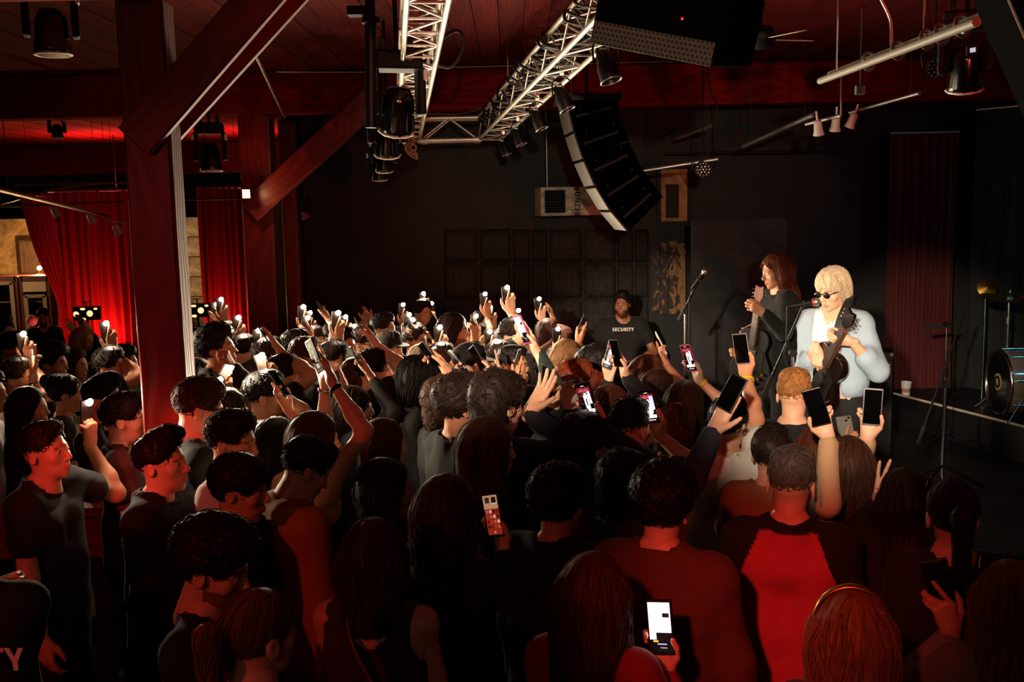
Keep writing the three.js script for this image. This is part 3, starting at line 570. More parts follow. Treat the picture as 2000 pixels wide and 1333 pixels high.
  for (const q of [1, -1]) {
    const hip = o.hem ?? (loose > 0.02 ? 0.88 : 0.93);
    cl.push(C(P(0.072 * q, hip, -0.005), P(0.066 * q, 1.1, 0), 0.102 * s + loose, 0.09 * s + loose), C(P(0.066 * q, 1.1, 0), P(0.086 * q, 1.32, 0), 0.09 * s + loose, 0.088 * s + loose * 0.8), C(P(0.08 * q, 1.34, -0.01), P(0.14 * q, 1.405, -0.008), 0.08 * s + loose * 0.7, 0.06 * s + loose * 0.5));
    cl.push(C(P(0.035 * q, 1.485, -0.025), P(0.13 * q, 1.43, -0.012), 0.036 * s + loose * 0.5, 0.044 * s + loose * 0.5));
    if (fem) cl.push(C(P(0.075 * q, 1.27, 0.085), P(0.06 * q, 1.29, 0.08), 0.052, 0.045));
  }
  if (top[0]) cl.push(C(P(0, 1.34, -0.03), P(0, 1.465, -0.022), 0.08 * s + loose * 0.5, 0.072 * s + loose * 0.3));
  if (o.top === 'hoodie') cl.push(C(P(-0.08, 1.47, -0.09), P(0.08, 1.47, -0.09), 0.066, 0.066), C(P(0, 1.47, -0.08), P(0, 1.38, -0.12), 0.06, 0.05));
  const tf = capsField(cl, 0.05 * s), sf = sleeves.length ? capsField(sleeves, 0.03) : null, neckR = (o.top === 'tank' ? 0.088 : fem ? 0.074 : 0.067) * s, ns = (o.id ?? 0) * 7.3 + hc.x * 3;
  const cf = (x, y, z) => {
    let d = tf(x, y, z); if (sf) d = smin(d, sf(x, y, z), 0.035);
    if (Math.abs(d) < 0.05) d += (0.005 + loose * 0.12) * (noise.noise(x * 9 + ns, y * 5, z * 9) + 0.55 * noise.noise(x * 17, y * 26 + x * 8 + ns, z * 17));
    const dz = z - P(0, 1.45, -0.015).z;
    if (!top[0]) d = smax(d, -(Math.hypot(Math.abs(x) - 0.188 * wide * s, (y - 1.395 * s) * 0.8, z + 0.005) - 0.078 * s), 0.012);
    if (o.open) d = smax(d, -Math.max(Math.abs(x + 0.012 - (1.3 - y) * 0.05) - (0.075 + 0.06 * Math.max(0, y - 1.2)), -(z - 0.04)), 0.012);
    return smax(d, neckR - Math.hypot(x, dz * 0.95, Math.max(0, (o.top === 'tank' ? 1.43 : o.top === 'jacket' || o.top === 'hoodie' ? 1.49 : fem ? 1.455 : 1.475) * s - y - dz * 0.35) * 1.5), 0.012);
  };
  { const [lo, hi] = capsBox(cl.concat(sleeves), cell[2] * 2 + 0.012); mesh(({ tee: 't_shirt', tank: 'top', long: 'long_sleeved_top', hoodie: 'hoodie', jacket: 'jacket', shirt: 'shirt' })[o.top ?? 'tee'], toGeo([[paintRaglan(net(cf, lo, hi, cell[2]), o, s), null]]), clothMatFor(o), g); }
  if (top[0] && lod < 2 && !o.open) {                                        // a knitted collar round the neckline
    const t = new THREE.TorusGeometry(neckR + 0.004, 0.0105, 8, 30); t.scale(1, 1.06, 1.5); t.rotateX(Math.PI / 2 + 0.33); const y = (o.top === 'jacket' || o.top === 'hoodie' ? 1.487 : fem ? 1.45 : 1.47) * s;
    const k = mesh('collar', t, o.raglan ? M.black : clothMatFor(o), g); k.position.copy(P(0, 1.45, -0.015)); k.position.y = y - 0.012;
  }
  if (o.under) {                                                  // a tee under an open shirt
    const u = cl.map((c) => { const q = c.slice(); q[6] -= loose - 0.012; q[7] -= loose - 0.012; return q; }), uf = capsField(u, 0.05 * s), [lo, hi] = capsBox(u, 0.03);
    mesh('t_shirt', toGeo([[net((x, y, z) => smax(uf(x, y, z) + 0.004 * noise.noise(x * 12, y * 9, z * 12), neckR - Math.hypot(x, z * 0.95, Math.max(0, 1.44 * s - y + z * 0.25) * 1.6), 0.012), lo, hi, 0.011), null]]), clothMat(o.under), g);
    const t = new THREE.TorusGeometry(neckR + 0.006, 0.009, 8, 30); t.scale(1, 1.1, 1.5); t.rotateX(Math.PI / 2 + 0.33); const k = mesh('tee_collar', t, clothMat(o.under), g); k.position.copy(P(0, 1.45, -0.01)); k.position.y = 1.43 * s;
  }
  // trousers and shoes
  const legs = [];
  for (const q of [1, -1]) legs.push(C(P(0.075 * q, 0.95, 0), P(0.09 * q, 0.88, 0), 0.104 * s, 0.096 * s), C(P(0.09 * q, 0.88, 0), P(0.1 * q, 0.49, 0.01), 0.096 * s, 0.068 * s), C(P(0.1 * q, 0.49, 0.01), P(0.11 * q, 0.1, -0.02), 0.068 * s, 0.062 * s));
  { const [lo, hi] = capsBox(legs, 0.04); mesh('trousers', toGeo([[net(capsField(legs, 0.03), lo, hi, [0.036, 0.045, 0.052][lod]), null]]), pantsMat[(o.id ?? 0) % 3], g); }
  for (const q of [1, -1]) { const p = P(0.112 * q, 0, 0); mesh('shoe', shoeGeo, M.black, g, [p.x, 0, -0.02], [0, q * 0.1, 0]); }
  // hair or headwear
  const hp = new THREE.Vector3(), hq = new THREE.Quaternion(), hs = new THREE.Vector3(); hm.decompose(hp, hq, hs);
  const onHead = (name, geo, mat) => { const m = mesh(name, geo, mat, g); m.position.copy(hp); m.quaternion.copy(hq); m.scale.copy(hs); return m; };
  if (o.hair !== 'none') onHead('hair', hairMesh(o.hair ?? 'short', cell[4]), hairMat(o.hc ?? 'dark'));
  if (o.cap) { onHead('cap', capGeo, clothMat(o.cap)); }
  if (o.glasses) { onHead('glasses', glassesGeo, M.blackGloss); }
  if (o.extra) o.extra(g, { head: hm, hands, P, s, onHead });
  for (const k of hands) if (k.a.item) holdItem(k, o);
  for (const k of hands) if (k.a.band) {
    const p = k.W.clone().lerp(k.E, 0.1), d = k.W.clone().sub(k.E).normalize(), t = new THREE.TorusGeometry((fem ? 0.027 : 0.031) * s, 0.0045, 8, 24); t.scale(1, 1, 2.2);
    const b = mesh('wristband', t, k.a.band === 'black' ? M.black : k.a.band === 'steel' ? M.chrome : bandMat, g); b.position.copy(p); b.quaternion.setFromUnitVectors(V(0, 0, 1), d);
  }
  return g;
}
const bandMat = std(0xd8b21c, 0.5);
function clothMatFor(o) { if (!o.raglan) return clothMat(o.tc ?? 0x0d0d0f); return raglanMat; }
const raglanMat = phys(0xffffff, 0.9, { vertexColors: true });
function paintRaglan(m, o, s) {
  if (!o.raglan) return m;
  return paint(m, (x, y, z) => (Math.abs(x) > 0.105 * s + (1.45 * s - y) * 0.42 && y > 1.0 * s) || y > 1.475 * s || Math.abs(x) > 0.24 * s ? [0.006, 0.006, 0.007] : [0.48, 0.045, 0.065]);
}
const capGeo = (() => { const d = new THREE.SphereGeometry(0.1, 24, 12, 0, Math.PI * 2, 0, Math.PI * 0.53); d.scale(0.93, 1.02, 1.1); d.translate(0, 0.045, -0.014); const v = new THREE.CylinderGeometry(0.078, 0.078, 0.008, 24, 1, false, -Math.PI / 2, Math.PI); v.scale(1, 1, 1.05); v.rotateX(0.18); v.translate(0, 0.045, 0.075); return join([d, v]); })();
const glassesGeo = (() => { const p = []; for (const q of [1, -1]) { const t = new THREE.TorusGeometry(0.023, 0.0025, 8, 20); t.translate(0.031 * q, 0, 0.1); p.push(t, rod(V(0.054 * q, 0.004, 0.1), V(0.082 * q, 0.008, -0.005), 0.002)); } p.push(rod(V(-0.009, 0.004, 0.103), V(0.009, 0.004, 0.103), 0.002)); return join(p); })();

// ---------------------------------------------------------------- phones
const phoneBody = new RoundedBoxGeometry(0.074, 0.152, 0.0085, 3, 0.004), phoneCase = new RoundedBoxGeometry(0.078, 0.156, 0.0095, 3, 0.0045);
const screenGeo = new THREE.PlaneGeometry(0.066, 0.14); screenGeo.translate(0, 0, 0.0043); const screenGeoCase = screenGeo.clone().translate(0, 0, 0.0007);
const bumpGeo = new RoundedBoxGeometry(0.034, 0.034, 0.003, 2, 0.0014); bumpGeo.translate(-0.016, 0.054, -0.0055);
const lensGeo = new THREE.CylinderGeometry(0.006, 0.006, 0.003, 16); lensGeo.rotateX(Math.PI / 2);
const flashGeo = new THREE.SphereGeometry(0.018, 16, 10); flashGeo.scale(1, 1, 0.5);
const flashMat = glow(FLASH, 120, 0xffffff), screenOff = phys(0x040405, 0.08, { clearcoat: 1 });
const CASES = { black: std(0x0b0b0c, 0.35), white: std(0xddd8d0, 0.4), grey: std(0x6d6a64, 0.4), pink: std(0xb33a63, 0.45), clear: phys(0xb9b4ac, 0.2), blue: std(0x1f2b3f, 0.4) };
function screenTex(kind) {
  const c = document.createElement('canvas'); c.width = 132; c.height = 280; const x = c.getContext('2d');
  const fill = (col, ...r) => { x.fillStyle = col; x.fillRect(...r); };
  fill('#050505', 0, 0, 132, 280);
  if (kind === 'video' || kind === 'video2') {                    // a phone filming the stage
    fill('#3a0a10', 0, 14, 132, 90); fill('#8a2230', 0, 26, 132, 40); fill('#c04a50', 20, 40, 92, 16); fill('#140608', 0, 104, 132, 60);
    fill('#fff4e6', 44, 90, 44, 120); fill('#ffffff', 56, 70, 24, 150); fill('#e8dff0', 92, 60, 26, 110); fill('#2b1a20', 60, 120, 12, 60); fill('#fff1dc', 10, 214, 112, 30);
    x.strokeStyle = 'rgba(255,255,255,0.5)'; x.lineWidth = 2; for (const k of [44, 88]) { x.beginPath(); x.moveTo(k, 16); x.lineTo(k, 236); x.stroke(); } for (const k of [90, 163]) { x.beginPath(); x.moveTo(2, k); x.lineTo(130, k); x.stroke(); }
    fill('#000000', 0, 246, 132, 34); fill('#d8dcff', 28, 258, 76, 8); fill('#ffffff', 50, 6, 32, 5);
    if (kind === 'video2') { fill('#fff8ee', 30, 110, 70, 90); fill('#cfc6ff', 86, 40, 40, 120); }
  } else if (kind === 'bright') {
    fill('#fffdf6', 0, 0, 132, 210); fill('#1b1714', 84, 60, 40, 24); fill('#0c0b0b', 40, 170, 92, 110); fill('#f7b53a', 20, 214, 30, 10); fill('#cfd2ff', 44, 232, 56, 5); fill('#8c8aa0', 60, 252, 40, 6); fill('#fff', 12, 0, 20, 14);
  } else if (kind === 'menu') {                                   // home screen of tiles
    fill('#b0331f', 0, 0, 132, 280); fill('#e0a878', 0, 0, 132, 96); fill('#3f332c', 18, 14, 40, 40); fill('#1d1714', 78, 14, 40, 40); fill('#ffe9d2', 66, 58, 56, 5);
    for (let r = 0; r < 4; r++) for (let k = 0; k < 4; k++) fill(['#e86a4a', '#7d1d16', '#ffd7b8', '#c2402c', '#571310'][(r * 3 + k * 2) % 5], 10 + k * 31, 104 + r * 36, 22, 22);
    x.fillStyle = '#ff8a66'; x.beginPath(); x.arc(66, 262, 11, 0, 7); x.fill();
  } else {                                                        // a camera's dim viewfinder
    fill('#10160f', 0, 0, 132, 280); fill('#8ea07a', 30, 20, 60, 46); fill('#eef3d8', 52, 140, 36, 60); fill('#d7dcb8', 60, 90, 20, 40); fill('#5a664d', 8, 70, 40, 60); fill('#fff', 40, 216, 50, 40);
  }
  const t = new THREE.CanvasTexture(c); t.colorSpace = THREE.SRGBColorSpace; return t;
}
const screenMats = {};
const screenMat = (k) => screenMats[k] ??= std(0x000000, 0.2, { emissive: 0xffffff, emissiveMap: screenTex(k), emissiveIntensity: { video: 1.3, video2: 1.5, bright: 1.6, menu: 0.55, dim: 0.5 }[k] });
let flashCount = 0; const phoneLabels = new Set();
function phone(mat4, kind, who, caseCol = 'black') {
  const lit = kind === 'flash', g = new THREE.Group();
  g.name = numbered('phone'); mat4.decompose(g.position, g.quaternion, g.scale); g.scale.set(1, 1, 1); scene.add(g);
  let lab = `${lit ? 'shining' : kind === 'off' ? 'unlit' : 'glowing'} ${caseCol} phone of person ${who}`; if (phoneLabels.has(lab)) lab = lab.replace(' phone', ' second phone'); phoneLabels.add(lab);
  tag(g, lab, 'phone', 'phones held up in the crowd');
  mesh('case', lit || kind === 'off' ? phoneBody : phoneCase, CASES[caseCol], g);
  mesh('screen', lit || kind === 'off' ? screenGeo : screenGeoCase, kind === 'flash' || kind === 'off' ? screenOff : screenMat(kind), g);
  const b = mesh('camera_bump', bumpGeo, CASES[caseCol], g);
  for (const [x, y] of [[-0.023, 0.061], [-0.009, 0.047]]) mesh('lens', lensGeo, M.blackGloss, b, [x, y, -0.0075]);
  if (lit) {
    mesh('flash_lamp', flashGeo, flashMat, g, [-0.009, 0.061, -0.0078]);
    const l = new THREE.SpotLight(FLASH, FLASH_POWER, 0, R(80), 0.5, 2); l.name = 'flash_light'; l.castShadow = true; l.shadow.radius = 0.5; l.position.set(-0.009, 0.061, -0.016); l.target.position.set(-0.009, 0.061, -1); g.add(l, l.target); flashCount++;
  }
  if (kind === 'bright' || kind === 'video' || kind === 'video2') { const l = new THREE.RectAreaLight(0xfff0e4, kind === 'bright' ? 3 : 2, 0.066, 0.14); l.position.set(0, 0, 0.006); l.rotation.y = Math.PI; g.add(l); }
  return g;
}
function holdItem(k, o) {
  const a = k.a, q = new THREE.Matrix4();
  // upright in the palm, or lying across it, or turned by hand
  const e = new THREE.Euler(...(a.tip ?? [0, 0, 0]).map(R)), off = a.off ?? [0.008, 0.132, 0.031];
  q.compose(V(off[0] * (k.side < 0 ? 1 : -1), off[1], off[2]), new THREE.Quaternion().setFromEuler(e), V(1, 1, 1));
  const b = [V(0, 0, 0), V(0, 0, 0), V(0, 0, 0)]; k.m.extractBasis(...b); b.forEach((v) => v.normalize());
  const m = new THREE.Matrix4().makeBasis(b[1].clone().cross(b[2]), b[1], b[2]).copyPosition(k.m);
  m.multiply(q);
  phone(m, a.item, o.loc, a.col ?? 'black');
}
// ---------------------------------------------------------------- lanterns behind the photographer (out of the frame)
for (const [n, a, b, c] of LANTERNS) {
  const g = thing(n, n === 'rig_lantern' ? 'warm lantern behind the photographer aimed at the rigging' : n === 'red_ceiling_lantern' ? 'red lantern behind the photographer washing the ceiling' : n === 'blue_side_lantern' ? 'dim blue lantern over the side of the stage' : n === 'follow_lantern' ? 'warm theatre lantern hung behind the photographer, ' + (a.x < -1.4 ? 'bar end of its bar' : a.x < -1 ? 'middle of its bar' : 'stage end of its bar') : a.x < -3 ? 'red stage lantern behind the photographer, nearest the bar' : a.x < -2 ? 'red stage lantern behind the photographer aimed at the post' : 'red stage lantern behind the photographer aimed at the red shirt', 'lantern', a.clone());
  g.quaternion.setFromUnitVectors(V(0, 0, 1), b.clone().sub(a).normalize());
  mesh('housing', xf(new THREE.CylinderGeometry(0.11, 0.09, 0.3, 20), [0, 0, -0.18], [Math.PI / 2, 0, 0]), M.black, g);
  mesh('lamp_lens', xf(new THREE.CylinderGeometry(0.095, 0.095, 0.012, 24), [0, 0, -0.02], [Math.PI / 2, 0, 0]), glow(c, 6), g);
  mesh('yoke', tube([V(-0.14, 0, -0.15), V(-0.14, 0.18, -0.13), V(0.14, 0.18, -0.13), V(0.14, 0, -0.15)], 0.01, 16, 6), M.black, g);
  mesh('hanger', rod(V(0, 0.19, -0.13), V(0, 0.34, -0.05), 0.015), M.black, g);
}
// ---------------------------------------------------------------- trusses
function truss(label, A, B, size) {
  const g = thing('lighting_truss', label, 'truss', A.clone(), 0, 'lighting trusses over the crowd'), L = A.distanceTo(B), h = size / 2, n = Math.round(L / (size * 1.5)), st = L / n;
  g.quaternion.setFromRotationMatrix(new THREE.Matrix4().lookAt(B, A, V(0, 1, 0)));
  const chord = rod(V(0, 0, 0), V(0, 0, L), 0.017, 0.017, 10), diagV = rod(V(0, -h, 0), V(0, h, st), 0.0075, 0.0075, 6), tieH = rod(V(-h, 0, 0), V(h, 0, 0), 0.0075, 0.0075, 6), diagH = rod(V(-h, 0, 0), V(h, 0, st), 0.0075, 0.0075, 6);
  for (const x of [-h, h]) for (const y of [-h, h]) mesh('chord', chord, M.alu, g, [x, y, 0]);
  for (let i = 0; i < n; i++) {
    const flip = i % 2 ? -1 : 1;
    for (const x of [-h, h]) mesh('diagonal', diagV, M.alu, g, [x, 0, i * st]).scale.y = flip;
    for (const y of [-h, h]) { mesh('diagonal', diagH, M.alu, g, [0, y, i * st]).scale.x = flip; mesh('tie', tieH, M.alu, g, [0, y, i * st]); }
  }
  for (const z of [0.02, L - 0.02]) for (const x of [-h, h]) mesh('coupler', xf(new THREE.CylinderGeometry(0.026, 0.026, 0.06, 10), [x, -h, z], [Math.PI / 2, 0, 0]), M.alu, g);
  return g;
}
const TL0 = at(797, 255, 9.75), TL1 = at(838, -75, 4.8), TR0 = at(955, 252, 9.75), TR1 = at(1275, -78, 4.8);
truss('aluminium box truss with moving lights under it, running to the dark wall', TL0, TL1, 0.2);
const cabledTruss = truss('aluminium box truss wrapped in black cables, slanting up to the big speaker', TR0, TR1, 0.2);
truss('short aluminium cross truss joining the two long trusses', V(TL0.x + 0.12, TL0.y, TL0.z + 0.0), V(TR0.x - 0.1, TR0.y, TR0.z + 0.0), 0.2);
for (const [T0, T1, t, lab] of [[TL0, TL1, 0.25, 'thin steel drop wire holding the truss with moving lights'], [TR0, TR1, 0.22, 'thin steel drop wire holding the truss with black cables']]) {
  const p = T0.clone().lerp(T1, t); tag(mesh('drop_wire', rod(V(p.x, p.y + 0.1, p.z), V(p.x, HC + 0.02, p.z), 0.005), M.steel), lab, 'wire');
}
// cables wound round the slanting truss and slung under the ceiling
for (let k = 0; k < 9; k++) {
  const pts = [], n = 16; for (let i = 0; i <= n; i++) { const p = TR0.clone().lerp(TR1, i / n * 0.96); const a = i * (0.9 + k * 0.13) + k * 1.7, r = 0.1 + 0.055 * rnd(); pts.push(V(p.x + Math.cos(a) * r, p.y + 0.06 + Math.sin(a) * r * 0.9, p.z + rr(-0.08, 0.08))); }
  cabledTruss.updateMatrixWorld(true);
  mesh('cable', tube(pts, 0.0075 + 0.003 * rnd(), 130, 6).applyMatrix4(cabledTruss.matrixWorld.clone().invert()), M.cable, cabledTruss);
}
{
  const runs = [
    [[[540, 140], [720, 140], [860, 132], [1020, 128], [1240, 122], [1400, 118]], 10.1, 0.009, 'pale conduit clipped along the timber beam', M.steel],
    [[[600, 210], [640, 170], [700, 140]], 10.1, 0.007, 'thin wire drooping beside the second post', M.cable],
    [[[820, 222], [900, 222], [960, 205], [1010, 190]], 9.6, 0.006, 'brown wire slung above the cross truss', std(0x5a3424, 0.7)],
    [[[830, 100], [890, 60], [905, 90], [880, 130], [840, 120]], 6.5, 0.012, 'coil of black cable hanging beside the moving lights', M.cable],
    [[[1380, 120], [1390, 180], [1400, 203], [1402, 300]], 10.0, 0.007, 'thin black wire down the beam beside the hanging speaker', M.cable],
    [[[1720, -5], [1740, 40], [1742, 90]], 6, 0.012, 'grey conduit bending down from the ceiling boards', M.steel],
    [[[0, 150], [60, 185], [112, 222]], 9.4, 0.006, 'thin sagging wire to the small ceiling light, left', M.cable],
    [[[480, 372], [430, 320], [376, 226]], 10.1, 0.006, 'thin wire from the warm lamp up to the timber beam', M.cable],
    [[[0, 400], [130, 366], [250, 356]], 12, 0.008, 'thin pipe over the red curtain, left', M.steel],
  ];
  for (const [p, d, r, l, m] of runs) tag(mesh('slung_wire', tube(p.map(([x, y]) => at(x, y, d)), r, 60, 6), m), l, 'wire');
}
function pipe(label, a, b, r, mat = M.steel, cat = 'pipe') {
  const g = thing('hanging_pipe', label, cat, a.clone()), d = b.clone().sub(a); mesh('tube', rod(V(0, 0, 0), d, r, r, 12), mat, g);
  for (const t of [0.12, 0.88]) { const c = d.clone().multiplyScalar(t); mesh('drop_wire', rod(c, V(c.x, HC - a.y, c.z), 0.0025, 0.0025, 5), M.cable, g); }
  return g;
}
pipe('thin lit pipe over the red curtain beside the nearest post', at(352, 391, 11.8), at(478, 388, 11.8), 0.012);
pipe('thin lit pipe above the tied curtain', at(30, 362, 11.8), at(247, 356, 11.8), 0.011);
pipe('lower thin lit pipe above the tied curtain', at(-10, 405, 12.0), at(240, 394, 12.0), 0.012);
pipe('warm lit rail sloping down past the tied curtain', at(-20, 366, 9), at(212, 422, 12.2), 0.022);
pipe('thin pipe high behind the nearest post', at(350, 339, 12), at(486, 333, 12), 0.01);
pipe('thin rod slanting beside the raking brace', at(498, 105, 7.5), at(556, 228, 9.6), 0.012);
pipe('brown tube slanting under the beam above the stage', at(1452, 286, 9.4), at(1590, 224, 8.2), 0.022);
pipe('short brown tube above the tan hatch', at(1322, 270, 10.2), at(1388, 246, 9.6), 0.02);
pipe('thin black pipe along the wall above the stage', at(1300, 300, 10.7), at(1646, 296, 10.7), 0.014, M.darkMetal);
pipe('warm lit pipe holding the beaded lamp', at(1232, 337, 9.4), at(1404, 310, 8.7), 0.016);
pipe('thin pipe above the three white spotlights', at(1660, 220, 8.2), at(1796, 182, 7.4), 0.014, M.steel);
// round column of pipe with a collar
{
  const a = at(722, -10, 6.2), g = thing('hanging_column', 'black round steel pipe with a collar hanging between the trusses', 'pipe', V(a.x, 0, a.z));
  const y = (py) => at(722, py, 6.2).y;
  mesh('tube', rod(V(0, y(36), 0), V(0, HC + 0.1, 0), 0.03), M.darkMetal, g); mesh('sleeve', rod(V(-0.02, y(250), 0), V(0, y(40), 0), 0.036), M.darkMetal, g);
  mesh('collar', rod(V(0, y(46), 0), V(0, y(34), 0), 0.055), M.black, g); mesh('bracket', box(0.14, 0.05, 0.1, -0.06, y(22), 0), M.black, g);
}
// ---------------------------------------------------------------- moving lights under the straight truss
function movingHead(px, py, d, size, tiltDeg, label, turn = 0) {
  const p = at(px, py, d), g = thing('moving_head_light', label, 'stage light', p, turn, 'moving lights under the truss'); g.scale.setScalar(size);
  mesh('base', new RoundedBoxGeometry(0.3, 0.12, 0.24, 2, 0.02), M.black, g, [0, 0.36, 0]);
  for (const q of [-1, 1]) {
    const arm = mesh('arm', new RoundedBoxGeometry(0.05, 0.3, 0.15, 2, 0.018), M.black, g, [q * 0.15, 0.17, 0]);
    mesh('arm_cover', new RoundedBoxGeometry(0.03, 0.07, 0.1, 2, 0.01), M.plastic, arm, [q * 0.02, 0.1, 0.04]);
    mesh('clamp', new RoundedBoxGeometry(0.04, 0.1, 0.05, 2, 0.01), M.darkMetal, g, [q * 0.09, 0.46, 0]);
  }
  mesh('drop_pipe', rod(V(0, 0.4, 0), V(0, (HC - p.y) / size, 0), 0.015), M.black, g);
  const hd = mesh('head', lathe([[0.001, 0.13], [0.07, 0.12], [0.105, 0.05], [0.11, -0.06], [0.12, -0.13], [0.118, -0.17], [0.1, -0.175], [0.001, -0.165]], 10), M.blackGloss, g, [0, 0.08, 0], [R(tiltDeg), 0, 0.0]);
  mesh('rim', xf(new THREE.TorusGeometry(0.116, 0.009, 8, 10), [0, -0.168, 0], [Math.PI / 2, 0, 0]), M.plastic, hd);
  mesh('lens', xf(new THREE.CylinderGeometry(0.09, 0.09, 0.01, 20), [0, -0.172, 0]), M.blackGloss, hd);
}
movingHead(778, 232, 6.4, 0.95, 28, 'largest black moving light under the straight truss', 0.3);
movingHead(757, 285, 7.6, 0.82, 22, 'second black moving light below the largest one', 0.2);
movingHead(750, 322, 8.5, 0.62, 15, 'third black moving light, pale rimmed, lower under the truss', 0.1);
movingHead(741, 340, 9.1, 0.58, 12, 'lowest and farthest black moving light under the truss', 0.1);
movingHead(102, 80, 5.6, 0.8, 0, 'large black moving light hanging at the top left corner', 0.4);
movingHead(412, 318, 9.5, 0.85, 0, 'small black moving light over the curtain beside the post', 0.2);
movingHead(112, 262, 11, 0.5, 0, 'tiny black moving light on the red lit ceiling strip', 0.1);
movingHead(1885, 150, 5.6, 0.8, 20, 'black moving light at the top right corner', -0.4);
// par cans along the slanting truss
function parCan(px, py, d, label, s = 1, dir = [0.35, -0.8, 0.1]) {
  const g = thing('par_can', label, 'stage light', at(px, py, d), 0, 'par cans under the slanting truss'); g.scale.setScalar(s);
  const can = new THREE.Group(), ax = V(...dir).normalize();
  const q = new THREE.Quaternion().setFromUnitVectors(V(0, -1, 0), ax);
  const put = (n, geo, m) => { const k = mesh(n, geo, m, g); k.quaternion.copy(q); return k; };
  put('can', lathe([[0.001, 0.13], [0.05, 0.12], [0.06, 0.02], [0.075, -0.02], [0.08, -0.13], [0.07, -0.13], [0.066, -0.03], [0.001, 0.0]], 18), M.darkMetal);
  put('front_ring', xf(new THREE.TorusGeometry(0.078, 0.007, 8, 20), [0, -0.13, 0], [Math.PI / 2, 0, 0]), M.steel);
  mesh('yoke', tube([V(-0.09, 0, 0), V(-0.09, 0.14, -0.02), V(0, 0.2, -0.03), V(0.09, 0.14, -0.02), V(0.09, 0, 0)], 0.008, 18, 6), M.darkMetal, g);
  mesh('hook_clamp', join([box(0.04, 0.08, 0.04, 0, 0.25, -0.03), xf(new THREE.TorusGeometry(0.025, 0.01, 6, 14), [0, 0.31, -0.03])]), M.alu, g);
  mesh('safety_tag', box(0.05, 0.014, 0.004, -0.03, 0.1, 0.06), M.plastic, g);
}
parCan(1184, 125, 5.7, 'largest brown par can lamp under the slanting truss', 0.75, [0.25, -0.9, 0.2]);
parCan(1098, 190, 6.7, 'second largest par can under the slanting truss', 0.66);
parCan(1050, 232, 7.6, 'third par can down the slanting truss', 0.62);
parCan(1012, 266, 8.5, 'fourth par can down the slanting truss', 0.58);
parCan(984, 288, 9.2, 'smallest par can at the low end of the slanting truss', 0.55);
parCan(1258, 42, 4.9, 'par can under the big hanging speaker edge', 0.7, [0.3, -0.8, 0.2]);
// coil of webbing hanging under the cross truss
{ const p = at(800, 285, 9.6), pts = []; for (let i = 0; i <= 30; i++) pts.push(V(p.x + 0.05 * Math.sin(i * 1.3) + i * 0.0008, p.y + 0.06 - i * 0.005 + 0.05 * Math.cos(i * 1.1), p.z + 0.03 * Math.sin(i * 2.1))); pts.unshift(V(p.x + 0.05, p.y + 0.2, p.z)); tag(mesh('webbing_bundle', tube(pts, 0.009, 140, 6), std(0xa88a6c, 0.8)), 'bundle of tan webbing dangling under the cross truss', 'strap'); }
// ---------------------------------------------------------------- speakers
const perf = dataTex(128, 128, (u, v) => { const a = (u * 16) % 1 - 0.5, b = (v * 16 + (Math.floor(u * 16) % 2) * 0.5) % 1 - 0.5, k = Math.hypot(a, b) < 0.3 ? 26 : 150; return [k, k, k]; }, true);
const grille = std(0x6f6048, 0.6, { map: rep(perf, 3, 3), metalness: 0.3 });
{
  const pts = [[1108, 205], [1121, 258], [1139, 312], [1162, 363], [1191, 410], [1225, 450]], g = thing('line_array', 'curved black line array of speaker cabinets hanging beside the heater', 'speaker', at(1108, 205, 8));
  const o = g.position.clone();
  for (let i = 0; i < pts.length - 1; i++) {
    const a = at(...pts[i], 8), b = at(...pts[i + 1], 8), m = a.clone().add(b).multiplyScalar(0.5).sub(o), L = a.distanceTo(b), ang = Math.atan2(b.x - a.x, a.y - b.y);
    const c = new THREE.Group(); c.name = 'cabinet'; g.add(c); c.position.copy(m); c.rotation.set(0, 0.08, ang, 'YZX');
    const s = new THREE.Shape([new THREE.Vector2(0, -L / 2 + 0.004), new THREE.Vector2(0.36, -L * 0.36), new THREE.Vector2(0.36, L * 0.36), new THREE.Vector2(0, L / 2 - 0.004)]);
    const bg = new THREE.ExtrudeGeometry(s, { depth: 0.5, bevelEnabled: true, bevelSize: 0.006, bevelThickness: 0.006, bevelSegments: 1 }); bg.translate(0, 0, -0.42);
    mesh('enclosure', bg, M.deepBlack, c); mesh('grille', plank(0.014, L - 0.02, 0.49, 0.003), grille, c, [-0.012, 0, -0.17]);
    mesh('side_rail', box(0.28, 0.02, 0.01, 0.17, 0, 0.092), M.black, c);
    for (const q of [0.07, 0.29]) mesh('bolt', xf(new THREE.CylinderGeometry(0.008, 0.008, 0.012, 10), [q, L * 0.3, 0.092], [Math.PI / 2, 0, 0]), M.rubber, c);
  }
  mesh('fly_frame', join([box(0.5, 0.05, 0.5, 0.16, 0.05, -0.15)]), M.darkMetal, g);
  mesh('chain', rod(V(0.16, 0.07, -0.15), V(0.16, HC - o.y - 0.0, -0.15), 0.012), M.darkMetal, g);
}
